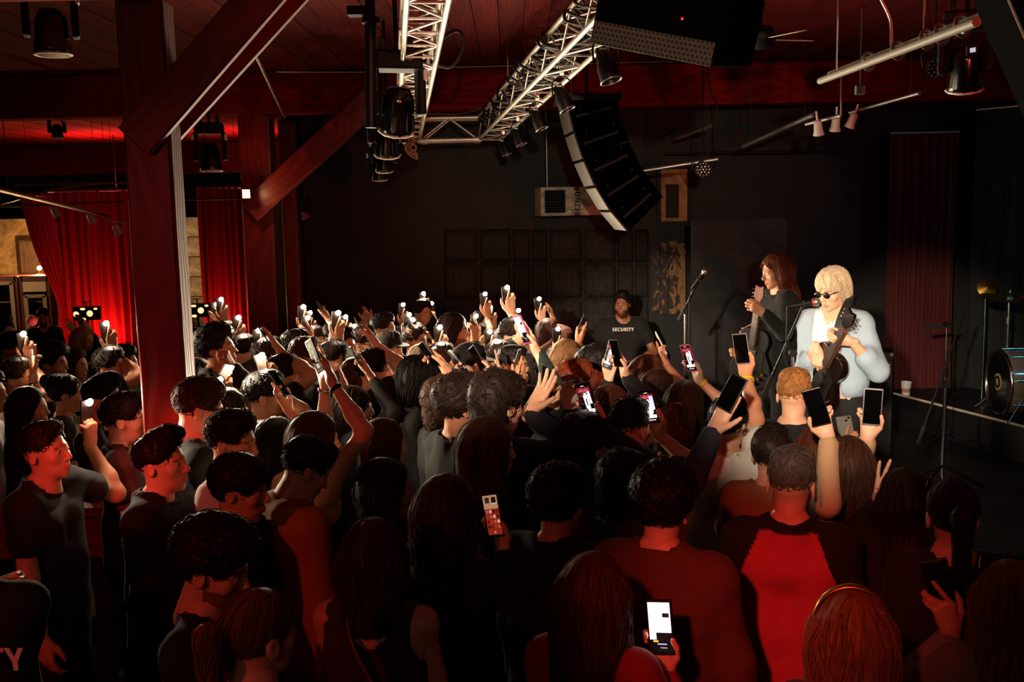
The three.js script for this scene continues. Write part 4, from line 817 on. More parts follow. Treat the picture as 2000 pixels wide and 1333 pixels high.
{
  const p = at(1325, 42, 4.75), g = thing('hanging_speaker', 'large black speaker box hanging over the front of the stage', 'speaker', p); g.rotation.set(0.25, -0.5, -0.3, 'ZYX');
  mesh('enclosure', new RoundedBoxGeometry(0.6, 0.3, 0.5, 3, 0.02), M.deepBlack, g); mesh('grille', plank(0.57, 0.1, 0.012, 0.003), grille, g, [0, -0.1, 0.252]); mesh('baffle', plank(0.57, 0.17, 0.012), M.deepBlack, g, [0, 0.05, 0.25]);
  for (const q of [-1, 1]) mesh('shackle', xf(new THREE.TorusGeometry(0.03, 0.008, 8, 16), [q * 0.24, 0.18, 0]), M.steel, g);
  mesh('indicator_lamp', new THREE.SphereGeometry(0.006, 8, 6), glow(0xff3322, 1.5), g, [0.12, 0.02, 0.26]);
  tag(mesh('chain', rod(V(p.x + 0.2, p.y + 0.16, p.z), V(p.x + 0.22, HC + 0.02, p.z), 0.009), M.steel), 'steel chain holding the large hanging speaker', 'chain');
}
{
  const a = at(1975, 70, 3.2), g = thing('side_speaker', 'black speaker cabinet cut by the top right corner of the picture', 'speaker', a); g.rotation.set(0, -0.2, 0.42);
  mesh('enclosure', new RoundedBoxGeometry(0.2, 0.75, 0.35, 3, 0.012), M.deepBlack, g, [0.085, 0.1, 0]); mesh('edge_trim', box(0.006, 0.74, 0.006, -0.018, 0.1, 0.17), grille, g); mesh('badge', new THREE.CylinderGeometry(0.008, 0.008, 0.01, 12).rotateX(Math.PI / 2), M.brass, g, [0.03, -0.02, 0.176]);
}
// ---------------------------------------------------------------- heater with its lettering
const font = await new FontLoader().loadAsync('fonts/droid/droid_sans_bold.typeface.json');
function lettering(txt, size, depth = 0.003) { const t = new TextGeometry(txt, { font, size, depth, curveSegments: 4, bevelEnabled: false }); t.computeBoundingBox(); const b = t.boundingBox; t.translate(-(b.max.x + b.min.x) / 2, -(b.max.y + b.min.y) / 2, 0); return t; }
{
  const a = at(1050, 366, 10.3), b = at(1185, 420, 10.3), w = b.x - a.x, h = a.y - b.y, g = thing('unit_heater', 'cream unit heater with a dark louvred grille and REZNOR lettering on the wall', 'heater', V((a.x + b.x) / 2, (a.y + b.y) / 2, -10.55)); g.rotation.y = 0.1;
  mesh('casing', new RoundedBoxGeometry(w, h, 0.5, 2, 0.012), M.cream, g);
  mesh('grille_recess', box(w * 0.3, h * 0.78, 0.02, -w * 0.29, 0, 0.245), M.black, g);
  for (let i = 0; i < 8; i++) mesh('louvre', box(w * 0.29, 0.006, 0.03), M.darkMetal, g, [-w * 0.29, -h * 0.34 + i * h * 0.097, 0.258], [0.5, 0, 0]);
  mesh('seam', box(0.006, h * 0.98, 0.006, w * -0.02, 0, 0.25), M.tanWall, g);
  mesh('lettering', xf(lettering('REZNOR', 0.054, 0.006), [w * 0.04, 0, 0.25], [0, 0, Math.PI / 2]), M.black, g);
  mesh('rating_plate', box(0.03, 0.02, 0.004, -w * 0.08, -h * 0.36, 0.252), M.steel, g);
  for (const q of [-1, 1]) mesh('hanger_rod', rod(V(q * w * 0.35, h / 2, 0), V(q * w * 0.35, HC - g.position.y, 0), 0.008), M.steel, g);
}
// ---------------------------------------------------------------- ceiling fan
{
  const p = at(1484, 72, 6.8), g = thing('ceiling_fan', 'ceiling fan with pale blades beside the hanging speaker', 'fan', p);
  mesh('motor', lathe([[0.001, -0.08], [0.08, -0.07], [0.11, 0], [0.08, 0.06], [0.001, 0.07]], 20), M.black, g); mesh('down_rod', rod(V(0, 0.05, 0), V(0, HC - p.y, 0), 0.014), M.black, g);
  const s = new THREE.Shape(); s.moveTo(0.14, -0.035); s.lineTo(0.5, -0.06); s.quadraticCurveTo(0.56, 0, 0.5, 0.06); s.lineTo(0.14, 0.035); s.closePath();
  const bg = new THREE.ExtrudeGeometry(s, { depth: 0.008, bevelEnabled: false }); bg.rotateX(-Math.PI / 2 + 0.2);
  for (let i = 0; i < 5; i++) { const q = mesh('blade', bg, M.cream, g, [0, -0.02, 0], [0, R(14 + i * 72), 0]); q.scale.set(0.72, 0.72, 0.72); mesh('blade_iron', rod(V(0.08, 0, 0), V(0.18, 0.004, 0), 0.01), M.darkMetal, q); }
}
// ---------------------------------------------------------------- bars and small lamps over the stage
{
  const a = at(1612, 152, 6.25), b = at(1922, 34, 4.4), g = thing('lighting_bar', 'long pale double lighting bar over the stage', 'lighting bar', a.clone());
  const d = b.clone().sub(a); for (const q of [-0.03, 0.03]) mesh('tube', rod(V(q, q * 0.6, 0), d.clone().add(V(q, q * 0.6, 0)), 0.021), M.barMetal, g);
  for (const t of [0.35, 0.55, 0.72, 0.8, 0.9]) { const c = d.clone().multiplyScalar(t); mesh('clamp', xf(new THREE.TorusGeometry(0.045, 0.01, 6, 16), [c.x, c.y, c.z], [0, 0.5, 0]), M.steel, g); }
  for (const t of [0.1, 0.7]) { const c = d.clone().multiplyScalar(t); mesh('drop_rod', rod(c, V(c.x, HC - a.y, c.z), 0.006), M.steel, g); }
}
{
  const a = at(1574, 243, 8.3), b = at(1642, 226, 8), g = thing('spotlight_track', 'short track holding three small white spotlights', 'spotlight track', a.clone());
  const d = b.clone().sub(a); mesh('track', rod(V(0, 0, 0), d, 0.014), M.alu, g); mesh('hanger', rod(d, V(d.x, HC - 0.4 - a.y, d.z), 0.008), M.steel, g);
  [[1598, 250, 0.2], [1632, 242, 0], [1664, 236, -0.3]].forEach(([x, y, t]) => {
    const p = at(x, y, 8.1).sub(a), h = mesh('spot_can', lathe([[0.001, 0.06], [0.03, 0.055], [0.034, -0.02], [0.045, -0.055], [0.036, -0.055], [0.001, -0.02]], 14), M.plastic, g, [p.x, p.y, p.z], [0.3, 0, t]); mesh('arm', rod(V(0, 0.05, 0), V(0, 0.13, -0.01), 0.008), M.plastic, h);
  });
}
function beadPar(px, py, d, label, bright) {
  const g = thing('led_par', label, 'stage light', at(px, py, d)), r = 0.075; g.lookAt(0, 1.6, 0);
  mesh('can', xf(new THREE.CylinderGeometry(r, r * 0.85, 0.16, 22), [0, 0, -0.085], [Math.PI / 2, 0, 0]), M.black, g);
  for (const [n, rad] of [[1, 0], [6, 0.026], [12, 0.052]]) for (let i = 0; i < n; i++) mesh('lens', new THREE.SphereGeometry(0.0115, 10, 8), bright ? M.chrome : M.darkMetal, g, [Math.cos(i / n * 6.283) * rad, Math.sin(i / n * 6.283) * rad, 0.0]);
  mesh('yoke', tube([V(-0.09, 0, -0.06), V(-0.09, 0.1, -0.06), V(0.09, 0.1, -0.06), V(0.09, 0, -0.06)], 0.007, 14, 6), M.black, g);
  g.updateMatrixWorld(true); mesh('hanger', rod(g.worldToLocal(g.position.clone().add(V(0, 0.08, -0.06))), g.worldToLocal(V(g.position.x, HC, g.position.z - 0.06)), 0.006), M.black, g);
}
beadPar(1374, 331, 8.8, 'round black lamp with a honeycomb of shiny lenses', 1);
beadPar(1831, 133, 7, 'round black lamp with dull lenses near the lighting bar', 0);
{ const p = at(1680, 176, 7.5), g = thing('junction_box', 'small grey junction box on a rod below the lighting bar', 'box', p); mesh('case', new RoundedBoxGeometry(0.07, 0.065, 0.04, 2, 0.006), std(0x77786a, 0.6), g); mesh('rod', rod(V(0, 0.03, 0), V(0, HC - p.y, 0), 0.004), M.steel, g); }
for (const [px, py, d, col, lab] of [[1876, 66, 4.8, 0xd9fff0, 'small pale green status screen in the dark rigging'], [1899, 97, 4.8, 0xeef2ff, 'small white status screen in the dark rigging']]) {
  const g = thing('status_display', lab, 'display', at(px, py, d)); mesh('case', box(0.05, 0.04, 0.02), M.black, g); mesh('screen', box(0.024, 0.02, 0.002, 0, 0, 0.011), glow(col, 0.6), g); g.rotation.set(0.3, -0.2, 0.2);
}
// small flood lamp with a pale front beside the second post, and lamps over the curtain
{
  const p = at(481, 379, 9.9), g = thing('flood_lamp', 'small white flood lamp glowing beside the second post', 'lamp', p); g.rotation.y = 0.2;
  mesh('housing', new RoundedBoxGeometry(0.075, 0.085, 0.06, 2, 0.008), M.plastic, g); mesh('lamp_face', box(0.05, 0.06, 0.004, 0.0, 0, 0.032), glow(new THREE.Color(1, 0.6, 0.3), 0.5), g); mesh('bracket', rod(V(0.02, 0, -0.02), V(0.1, -0.02, -0.4), 0.01), M.black, g);
  const l = new THREE.PointLight(new THREE.Color(1, 0.55, 0.25), 0.35, 0, 2); l.name = 'flood_glow'; l.castShadow = true; l.position.set(0, 0, 0.07); g.add(l);
}
for (const [px, py, l] of [[108, 405, 'small track spotlight over the tied curtain'], [178, 418, 'second small track spotlight over the wide curtain'], [228, 440, 'small boxy lamp at the top of the wide curtain']]) {
  const g = thing('track_spotlight', l, 'spotlight', at(px, py, 12)); mesh('can', xf(lathe([[0.001, 0.06], [0.04, 0.05], [0.05, -0.06], [0.04, -0.06], [0.001, 0]], 14), [0, -0.05, 0], [0.4, 0, 0.3]), M.plastic, g); mesh('track', rod(V(-0.14, 0.06, 0), V(0.14, 0.02, 0.02), 0.014), M.plastic, g);
}
{
  const g = thing('pendant_fixture', 'dark wired fixture hanging on the far wall beside the second post', 'fixture', at(597, 400, 10.7));
  mesh('body', new RoundedBoxGeometry(0.09, 0.12, 0.08, 2, 0.01), M.darkMetal, g); mesh('reflector', lathe([[0.02, 0.03], [0.05, -0.04], [0.045, -0.04], [0.001, 0.02]], 14), std(0x8a4a34, 0.4), g, [-0.01, -0.1, 0.04], [0.4, 0, 0.4]); mesh('stem', rod(V(0, 0.05, 0), V(0.03, HC - g.position.y, 0), 0.01), M.darkMetal, g);
}
// ---------------------------------------------------------------- bar end of the hall
const bulbCol = new THREE.Color(1, 0.6, 0.26);
function lampCluster(px, py, d, label) {
  const g = thing('lamp_cluster', label, 'lamp', at(px, py, d), 0.05);
  mesh('housing', new RoundedBoxGeometry(0.3, 0.15, 0.1, 2, 0.008), M.black, g); mesh('lid', box(0.31, 0.01, 0.13, 0, 0.08, 0), M.darkMetal, g); mesh('handle', join([box(0.012, 0.06, 0.012, 0, 0.11, 0), box(0.09, 0.01, 0.012, 0, 0.14, 0)]), M.brass, g);
  const k = glow(bulbCol, 1.5, 0x664422), geo = lathe([[0.001, 0.012], [0.03, 0.008], [0.034, 0], [0.001, 0]], 20); geo.rotateX(Math.PI / 2);
  for (const [x, y, s] of [[-0.11, 0.0, 1], [0.05, 0.005, 1.1], [-0.03, 0.062, 0.9], [-0.03, -0.06, 0.9], [0.12, 0.06, 0.7]]) { const q = mesh('lamp_lens', geo, k, g, [x, y, 0.05]); q.scale.setScalar(s); if (Math.abs(y) > 0.05) q.scale.y = s * 0.55; }
  mesh('stand', rod(V(0, -0.07, 0), V(0, -g.position.y, 0), 0.014), M.black, g);
  const l = new THREE.SpotLight(bulbCol, 3, 0, R(80), 0.6, 2); l.name = 'cluster_glow'; l.castShadow = true; l.position.set(0, 0, 0.075); l.target.position.set(0, 0, 1); g.add(l, l.target);
}
lampCluster(170, 613, 12.2, 'black lamp box with warm round lamps in front of the wide curtain');
lampCluster(386, 607, 12.2, 'black lamp box with warm round lamps just past the nearest post');
// red floods on the floor that light the curtains
for (const [px, d, i, lab] of [[200, 12.75, 5, 'red floor flood at the foot of the wide curtain'], [108, 12.5, 2, 'red floor flood at the foot of the tied curtain'], [428, 12.5, 4, 'red floor flood at the foot of the curtain past the post']]) {
  const p = at(px, 640, d), g = thing('floor_flood', lab, 'lamp', V(p.x, 0, -d)); g.rotation.y = Math.PI;
  mesh('stand', rod(V(0, 0, 0), V(0, 0.84, 0), 0.02), M.black, g); mesh('housing', new RoundedBoxGeometry(0.2, 0.14, 0.1, 2, 0.01), M.black, g, [0, 0.88, 0], [-0.5, 0, 0]); mesh('lamp_lens', box(0.16, 0.1, 0.006, 0, 0, 0.052), glow(RED, 2.5), g, [0, 0.88, 0], [-0.5, 0, 0]);
  const l = new THREE.SpotLight(RED, i, 0, R(62), 0.8, 2); l.name = 'floor_flood_beam'; l.castShadow = true; l.shadow.radius = 3; l.position.set(p.x, 0.94, -d - 0.09); l.target.position.set(p.x + 0.05, 1.7, -d - 0.7); scene.add(l, l.target);
}
{ // red lamp washing the ceiling between the far beams
  for (const [x, z, i, lab] of [[-6.8, -17.6, 34, 'red up-light over the bar end of the hall'], [-4.4, -17.4, 28, 'red up-light behind the second post']]) {
    const g = thing('ceiling_wash_lamp', lab, 'lamp', V(x, 3.0, z)); mesh('housing', new RoundedBoxGeometry(0.3, 0.1, 0.2, 2, 0.01), M.black, g); mesh('lamp_lens', box(0.26, 0.008, 0.16, 0, 0.054, 0), glow(RED, 2), g); mesh('hanger', rod(V(0.14, 0, 0), V(0.14, 1.0, 0), 0.008), M.black, g);
    const l = new THREE.SpotLight(RED, i, 0, R(75), 0.6, 2); l.name = 'ceiling_wash_beam'; l.castShadow = true; l.position.set(x, 3.07, z); l.target.position.set(x, 4, z); scene.add(l, l.target);
  }
}
function cooler(px0, px1, label, sign) {
  const d = 15.2, a = at(px0, 545, d), b = at(px1, 545, d), w = b.x - a.x, h = 1.78, g = thing('drinks_cooler', label, 'cooler', V((a.x + b.x) / 2, 0, -d - 0.3));
  const fr = std(0x5a1510, 0.5);
  mesh('cabinet', join([box(w, h, 0.04, 0, h / 2, -0.28), box(0.05, h, 0.6, -w / 2, h / 2, 0), box(0.05, h, 0.6, w / 2, h / 2, 0), box(w, 0.08, 0.6, 0, h - 0.04, 0), box(w, 0.2, 0.6, 0, 0.1, 0)]), fr, g);
  if (sign) mesh('header_sign', box(w * 0.85, 0.15, 0.02, 0, h - 0.16, 0.3), std(0xd7c9b2, 0.5), g);
  const y1 = sign ? h - 0.3 : h - 0.1, door = mesh('door', join([box(0.06, y1 - 0.2, 0.04, -w / 2 + 0.06, (y1 + 0.2) / 2, 0.3), box(0.06, y1 - 0.2, 0.04, w / 2 - 0.06, (y1 + 0.2) / 2, 0.3), box(w - 0.1, 0.05, 0.04, 0, y1, 0.3)]), M.cream, g);
  mesh('pane', box(w - 0.14, y1 - 0.25, 0.006, 0, (y1 + 0.2) / 2, 0.3), M.glass, door);
  for (let i = 0; i < 4; i++) mesh('shelf', box(w - 0.1, 0.015, 0.45, 0, 0.4 + i * 0.33, 0), M.steel, g);
  mesh('handle', rod(V(w / 2 - 0.1, 0.8, 0.34), V(w / 2 - 0.1, 1.2, 0.34), 0.01), M.chrome, g);
  return g;
}
cooler(-40, 30, 'red framed glass door cooler at the left edge of the picture');
cooler(40, 93, 'red framed glass door cooler with a pale header sign', true);
{
  const p = at(77, 524, 15.4), g = thing('bare_bulb', 'bare warm bulb glowing on top of the cooler', 'lamp', p); const s = 1;
  mesh('bulb', new THREE.SphereGeometry(0.035, 16, 12), glow(bulbCol, 14, 0xffffff), g); mesh('socket', rod(V(0, -0.03, 0), V(0, -0.09, 0), 0.02), M.brass, g); mesh('plinth', box(0.09, p.y - 0.09 - 1.78, 0.09, 0, (1.78 - p.y - 0.09) / 2, -0.0), M.cream, g);
  const l = new THREE.PointLight(bulbCol, 14, 0, 2); l.name = 'bulb_light'; l.castShadow = true; l.shadow.radius = 1.5; g.add(l);
}
{
  const a = at(-20, 455, 16.6), g = thing('wall_cupboard', 'brown wall cupboard behind the bare bulb', 'cupboard', V(a.x + 0.5, 0, -16.8));
  const y0 = at(40, 535, 16.6).y, y1 = at(40, 470, 16.6).y; mesh('carcass', plank(0.62, y1 - y0, 0.36, 0.01), std(0x6d4a2c, 0.7, { map: woodTone }), g, [0.25, (y0 + y1) / 2, 0]); mesh('door', plank(0.29, y1 - y0 - 0.04, 0.02, 0.005), std(0x6d4a2c, 0.7, { map: woodTone }), g, [0.1, (y0 + y1) / 2, 0.19]); mesh('door', plank(0.29, y1 - y0 - 0.04, 0.02, 0.005), std(0x7a5534, 0.7, { map: woodTone }), g, [0.4, (y0 + y1) / 2, 0.19]);
}
{ const p = at(62, 627, 12.9), g = thing('globe_lamp', 'small white globe on a stand beside the cooler', 'globe', V(p.x, 0, p.z)); mesh('globe', new THREE.SphereGeometry(0.07, 20, 14), M.white, g, [0, p.y, 0]); mesh('stand', rod(V(0, 0, 0), V(0, p.y - 0.06, 0), 0.015), M.black, g); }
// blockwork strip and a door frame seen between the post and the second curtain
{
  const a = at(352, 470, 16.9), b = at(398, 470, 16.9), g = thing('cream_column', 'cream painted block column between the post and the curtain', 'column', V((a.x + b.x) / 2, 0, -16.85), 0, undefined, 'structure');
  for (let i = 0; i < 8; i++) mesh('block', plank(b.x - a.x, 0.315, 0.2, 0.008), M.cream, g, [0, 0.16 + i * 0.325, 0]);
}
{
  const g = thing('bar_pendant', 'warm pendant lamp over the bar, beside the coolers', 'lamp', V(-8.6, 2.35, -13.6));
  mesh('shade', lathe([[0.03, 0.16], [0.05, 0.14], [0.16, 0.0], [0.155, 0.0], [0.045, 0.13]], 24), M.black, g); mesh('bulb', new THREE.SphereGeometry(0.04, 14, 10), glow(bulbCol, 8, 0xffffff), g, [0, 0.02, 0]); mesh('cord', rod(V(0, 0.15, 0), V(0, HC - 2.35, 0), 0.005), M.cable, g);
  const l = new THREE.PointLight(bulbCol, 11, 0, 2); l.name = 'pendant_light'; l.castShadow = true; l.shadow.radius = 2; l.position.set(0, -0.02, 0); g.add(l);
}
// ---------------------------------------------------------------- instruments and stands
function guitar(name, label, bodyC, headC, faceTo, bodyMat, big, neckMat = std(0x7a4a28, 0.45, { map: woodTone }), headMat = M.blackGloss) {
  const g = thing(name, label, 'guitar', bodyC.clone()), y = headC.clone().sub(bodyC), L = y.length(); y.normalize();
  const z = faceTo.clone().sub(bodyC); z.addScaledVector(y, -z.dot(y)).normalize(); const x = y.clone().cross(z);
  g.quaternion.setFromRotationMatrix(new THREE.Matrix4().makeBasis(x, y, z));
  const s = new THREE.Shape(); s.moveTo(0, 0.2); s.bezierCurveTo(0.1, 0.26, 0.15, 0.16, 0.11, 0.08); s.bezierCurveTo(0.09, 0.02, 0.18, -0.02, 0.17, -0.12); s.bezierCurveTo(0.16, -0.23, 0.05, -0.24, 0, -0.24); s.bezierCurveTo(-0.05, -0.24, -0.16, -0.23, -0.17, -0.12); s.bezierCurveTo(-0.18, -0.02, -0.09, 0.02, -0.11, 0.08); s.bezierCurveTo(-0.15, 0.16, -0.1, 0.26, 0, 0.2);
  const b = new THREE.ExtrudeGeometry(s, { depth: 0.035, bevelEnabled: true, bevelSize: 0.008, bevelThickness: 0.008, bevelSegments: 3, curveSegments: 14 }); b.translate(0, 0, -0.05);
  mesh('body', b, bodyMat, g);
  const pg = new THREE.Shape([new THREE.Vector2(0.02, 0.1), new THREE.Vector2(0.1, 0.06), new THREE.Vector2(0.11, -0.1), new THREE.Vector2(0.03, -0.12)]); mesh('pickguard', new THREE.ExtrudeGeometry(pg, { depth: 0.003, bevelEnabled: false }), big ? M.white : M.black, g, [0, 0, -0.006]);
  for (const k of [0.05, -0.04]) mesh('pickup', box(0.075, 0.035, 0.012, 0, k, 0), M.chrome, g);
  mesh('bridge', box(0.08, 0.018, 0.016, 0, -0.1, 0.002), M.chrome, g);
  for (const [kx, ky] of [[0.09, -0.14], [0.12, -0.1], [0.06, -0.18]]) mesh('knob', xf(new THREE.CylinderGeometry(0.011, 0.012, 0.018, 12), [kx, ky, 0.004], [Math.PI / 2, 0, 0]), M.brass, g);
  mesh('neck', new RoundedBoxGeometry(0.052, L - 0.12, 0.026, 2, 0.01), neckMat, g, [0, (L + 0.08) / 2, -0.006]);
  mesh('fingerboard', box(0.05, L - 0.13, 0.006, 0, (L + 0.08) / 2, 0.01), std(0x2a1810, 0.5), g);
  for (let i = 1; i < 13; i++) mesh('fret', box(0.05, 0.002, 0.002, 0, L + 0.01 - (L - 0.14) * (1 - Math.pow(2, -i / 9)) * 1.1, 0.014), M.chrome, g);
  const hs = new THREE.Shape([new THREE.Vector2(-0.024, 0), new THREE.Vector2(-0.048, 0.06), new THREE.Vector2(-0.04, 0.15), new THREE.Vector2(0.0, 0.135), new THREE.Vector2(0.04, 0.15), new THREE.Vector2(0.048, 0.06), new THREE.Vector2(0.024, 0)]);
  const hd = mesh('headstock', new THREE.ExtrudeGeometry(hs, { depth: 0.014, bevelEnabled: true, bevelSize: 0.003, bevelThickness: 0.002, bevelSegments: 1 }), headMat, g, [0, L + 0.0, -0.008]); hd.scale.set(0.8, 0.8, 1);
  for (const q of [-1, 1]) for (let i = 0; i < 3; i++) mesh('tuner', join([rod(V(q * 0.04, 0.04 + i * 0.035, 0.005), V(q * 0.066, 0.04 + i * 0.035, 0.005), 0.003), xf(new THREE.SphereGeometry(0.009, 8, 6), [q * 0.07, 0.04 + i * 0.035, 0.005])]), M.chrome, hd);
  for (let i = 0; i < 6; i++) mesh('string', rod(V(-0.02 + i * 0.008, -0.1, 0.018), V(-0.016 + i * 0.0064, L, 0.016), 0.0009, 0.0009, 4), M.steel, g);
  return g;
}
function stand(name, label, foot, topY, boomA, boomB, mic, legMat = M.chrome) {          // floor stand, boom from A (free end) to B (mic end)
  const g = thing(name, label, 'microphone stand', foot.clone()), l = (v) => v.clone().sub(foot), h = topY - foot.y;
  for (let i = 0; i < 3; i++) { const a = i * 2.094 + 0.4; mesh('leg', rod(V(0, 0.16, 0), V(Math.cos(a) * 0.3, 0.012, Math.sin(a) * 0.3), 0.009), M.black, g); }
  mesh('lower_tube', rod(V(0, 0.02, 0), V(0, h * 0.62, 0), 0.013), legMat, g); mesh('upper_tube', rod(V(0, h * 0.6, 0), V(0, h, 0), 0.0095), legMat, g); mesh('clutch', rod(V(0, h * 0.58, 0), V(0, h * 0.65, 0), 0.02), M.black, g);
  mesh('boom_clutch', xf(new THREE.CylinderGeometry(0.024, 0.024, 0.04, 14), [0, h, 0], [Math.PI / 2, 0, 0]), M.black, g);
  if (boomA) { mesh('boom', rod(l(boomA), l(boomB), 0.009), M.darkMetal, g); const w = l(boomA), u = l(boomB).sub(w).normalize(); mesh('boom_grip', rod(w, w.clone().addScaledVector(u, 0.14), 0.015), M.rubber, g); }
  if (mic) {
    const m = thing('microphone', mic.label, 'microphone', boomB.clone()), d = mic.to.clone().sub(boomB).normalize(); m.quaternion.setFromUnitVectors(V(0, 1, 0), d);
    mesh('handle', lathe([[0.001, -0.1], [0.011, -0.1], [0.013, -0.04], [0.02, 0.05], [0.001, 0.05]], 16), M.black, m); mesh('grille', xf(new THREE.SphereGeometry(0.026, 18, 14), [0, 0.072, 0]), M.steel, m); mesh('collar', xf(new THREE.CylinderGeometry(0.024, 0.024, 0.01, 16), [0, 0.054, 0]), mic.red ? std(0xb3202a, 0.4) : M.chrome, m); mesh('clip', xf(new THREE.TorusGeometry(0.018, 0.005, 6, 14), [0, 0, 0], [Math.PI / 2, 0, 0]), M.rubber, m);
    tag(mesh('microphone_cable', tube([boomB.clone().addScaledVector(d, -0.1), boomB.clone().lerp(boomA, 0.25).add(V(-0.05, -0.12, 0.02)), boomB.clone().lerp(boomA, 0.5).add(V(0, -0.03, 0.02)), V(foot.x + 0.02, topY - 0.3, foot.z + 0.02), V(foot.x + 0.025, foot.y + 0.2, foot.z + 0.03), V(foot.x + 0.25, foot.y + 0.01, foot.z + 0.2)], 0.0035, 50, 6), M.cable), mic.cable, 'cable');
  }
  return g;
}
// ---------------------------------------------------------------- the singer
const sing = person({
  label: 'person in open pale blue shirt, white tee and sunglasses singing with a guitar', p: [1626, 566], at: at(1626, 566, 6.22), h: 1.785, floor: STAGE_Y, face: -40, look: -14, nod: 12, lean: 0.1, hair: 'shag', hc: 'pale', lod: 0, skin: 0, top: 'shirt', tc: 0x93a7b6, open: 1, under: 0xeee6da, hem: 1.07,
  arms: [{ s: 'R', w: [1594, 680], d: 6.14, up: 0, pose: 'strum', f: [0.15, -1, 0.15], n: [0.3, 0, -1], hint: [-0.5, -0.8, -0.6] }, { s: 'L', w: [1664, 668], d: 5.98, up: 0, pose: 'fret', f: [-1, 0.1, -0.05], n: [0, 0.7, -0.7], hint: [0.5, -1, -0.3] }],
  extra: (g, { onHead }) => {
    const lens = new THREE.SphereGeometry(0.024, 16, 12); lens.scale(1, 0.82, 0.28); const parts = []; for (const q of [-1, 1]) { const c = lens.clone(); c.translate(0.031 * q, 0, 0.1); parts.push(c); parts.push(rod(V(0.054 * q, 0.006, 0.098), V(0.082 * q, 0.008, -0.005), 0.003)); } parts.push(rod(V(-0.01, 0.006, 0.104), V(0.01, 0.006, 0.104), 0.003));
    onHead('sunglasses', join(parts), M.blackGloss);
  },
});
const GB = at(1600, 738, 6.17), GH = at(1650, 638, 5.9);
guitar('electric_guitar', 'dark sunburst electric guitar played by the singer', GB, GH, GB.clone().add(V(-0.75, 0.25, 0.6)), phys(0x140806, 0.25, { clearcoat: 0.6 }), false);
{
  const st = at(1650, 580, 6.1), pts = [GB.clone().add(V(-0.05, -0.1, -0.02)), at(1626, 690, 6.08), at(1640, 630, 6.06), at(1657, 590, 6.12), at(1665, 578, 6.22), at(1686, 620, 6.44)];
  const c = new THREE.CatmullRomCurve3(pts), n = 40, pos = [], idx = []; for (let i = 0; i <= n; i++) { const p = c.getPoint(i / n), t = c.getTangent(i / n), w = t.clone().cross(V(-0.55, 0.1, 0.8)).normalize().multiplyScalar(0.025); pos.push(p.x - w.x, p.y - w.y, p.z - w.z, p.x + w.x, p.y + w.y, p.z + w.z); if (i) { const a = (i - 1) * 2; idx.push(a, a + 1, a + 2, a + 1, a + 3, a + 2); } }
  const g = new THREE.BufferGeometry(); g.setAttribute('position', new THREE.Float32BufferAttribute(pos, 3)); g.setIndex(idx); g.computeVertexNormals(); tag(mesh('guitar_strap', g, std(0x0b0b0c, 0.6, { side: THREE.DoubleSide })), 'black guitar strap across the singer shoulder', 'strap');
}
// the second guitarist
person({ label: 'person in black standing in profile with a guitar behind the singer', p: [1514, 532], h: 1.8, floor: STAGE_Y, face: -78, nod: 10, hair: 'wavy', hc: 'auburn', top: 'long', tc: 0x0b0b0c, skin: 1, lod: 1, arms: [{ s: 'L', w: [1492, 612], near: 1, up: 0, r: 0.7, pose: 'fret', f: [-0.8, 0.5, 0.2], n: [-0.4, 0, -1], hint: [0.4, -1, 0] }, { s: 'R', w: [1480, 634], near: 1, up: 0, r: 0.7, pose: 'strum', f: [-0.7, -0.4, 0.2], n: [0, 0, -1], hint: [-0.4, -0.8, -0.4], k: 0.4 }] });
guitar('electric_guitar', 'black electric guitar with a pale wooden neck held by the second guitarist', at(1466, 700, 7.6), at(1481, 590, 7.55), V(-4, 2, -2), M.black, false, std(0xa85a2c, 0.5, { map: woodTone }), std(0x9a4a26, 0.5, { map: woodTone }));

{ const foot = at(1545, 900, 6.3); foot.y = STAGE_Y; const micE = at(1570, 594, 6.16); stand('microphone_stand', 'chrome microphone stand with a long boom in front of the singer', foot, at(1545, 690, 6.3).y, at(1492, 772, 6.35), micE, { to: at(1606, 588, 6.14), label: 'black microphone with a red ring at the singer mouth', cable: 'black cable looping from the singer microphone', red: 1 }); }
{ const foot = at(1338, 800, 7.7); foot.y = STAGE_Y; stand('microphone_stand', 'microphone stand in front of the grey flat, left of the guitarist', foot, at(1338, 608, 7.7).y, at(1326, 626, 7.75), at(1366, 545, 7.6), { to: at(1384, 522, 7.55), label: 'silver headed microphone in front of the grey flat', cable: 'thin cable of the microphone by the grey flat' }); }
{ const foot = at(1840, 945, 7.7); foot.y = STAGE_Y; stand('boom_stand', 'tall boom stand leaning beside the drum riser', foot, at(1842, 752, 7.7).y, at(1793, 868, 7.55), at(1886, 602, 7.85), null); }
{ const foot = at(1842, 850, 8.9); foot.y = STAGE_Y; stand('percussion_stand', 'chrome stand with clamps standing behind the boom stand', foot, at(1843, 632, 9).y, at(1808, 640, 9), at(1862, 632, 9), null); }
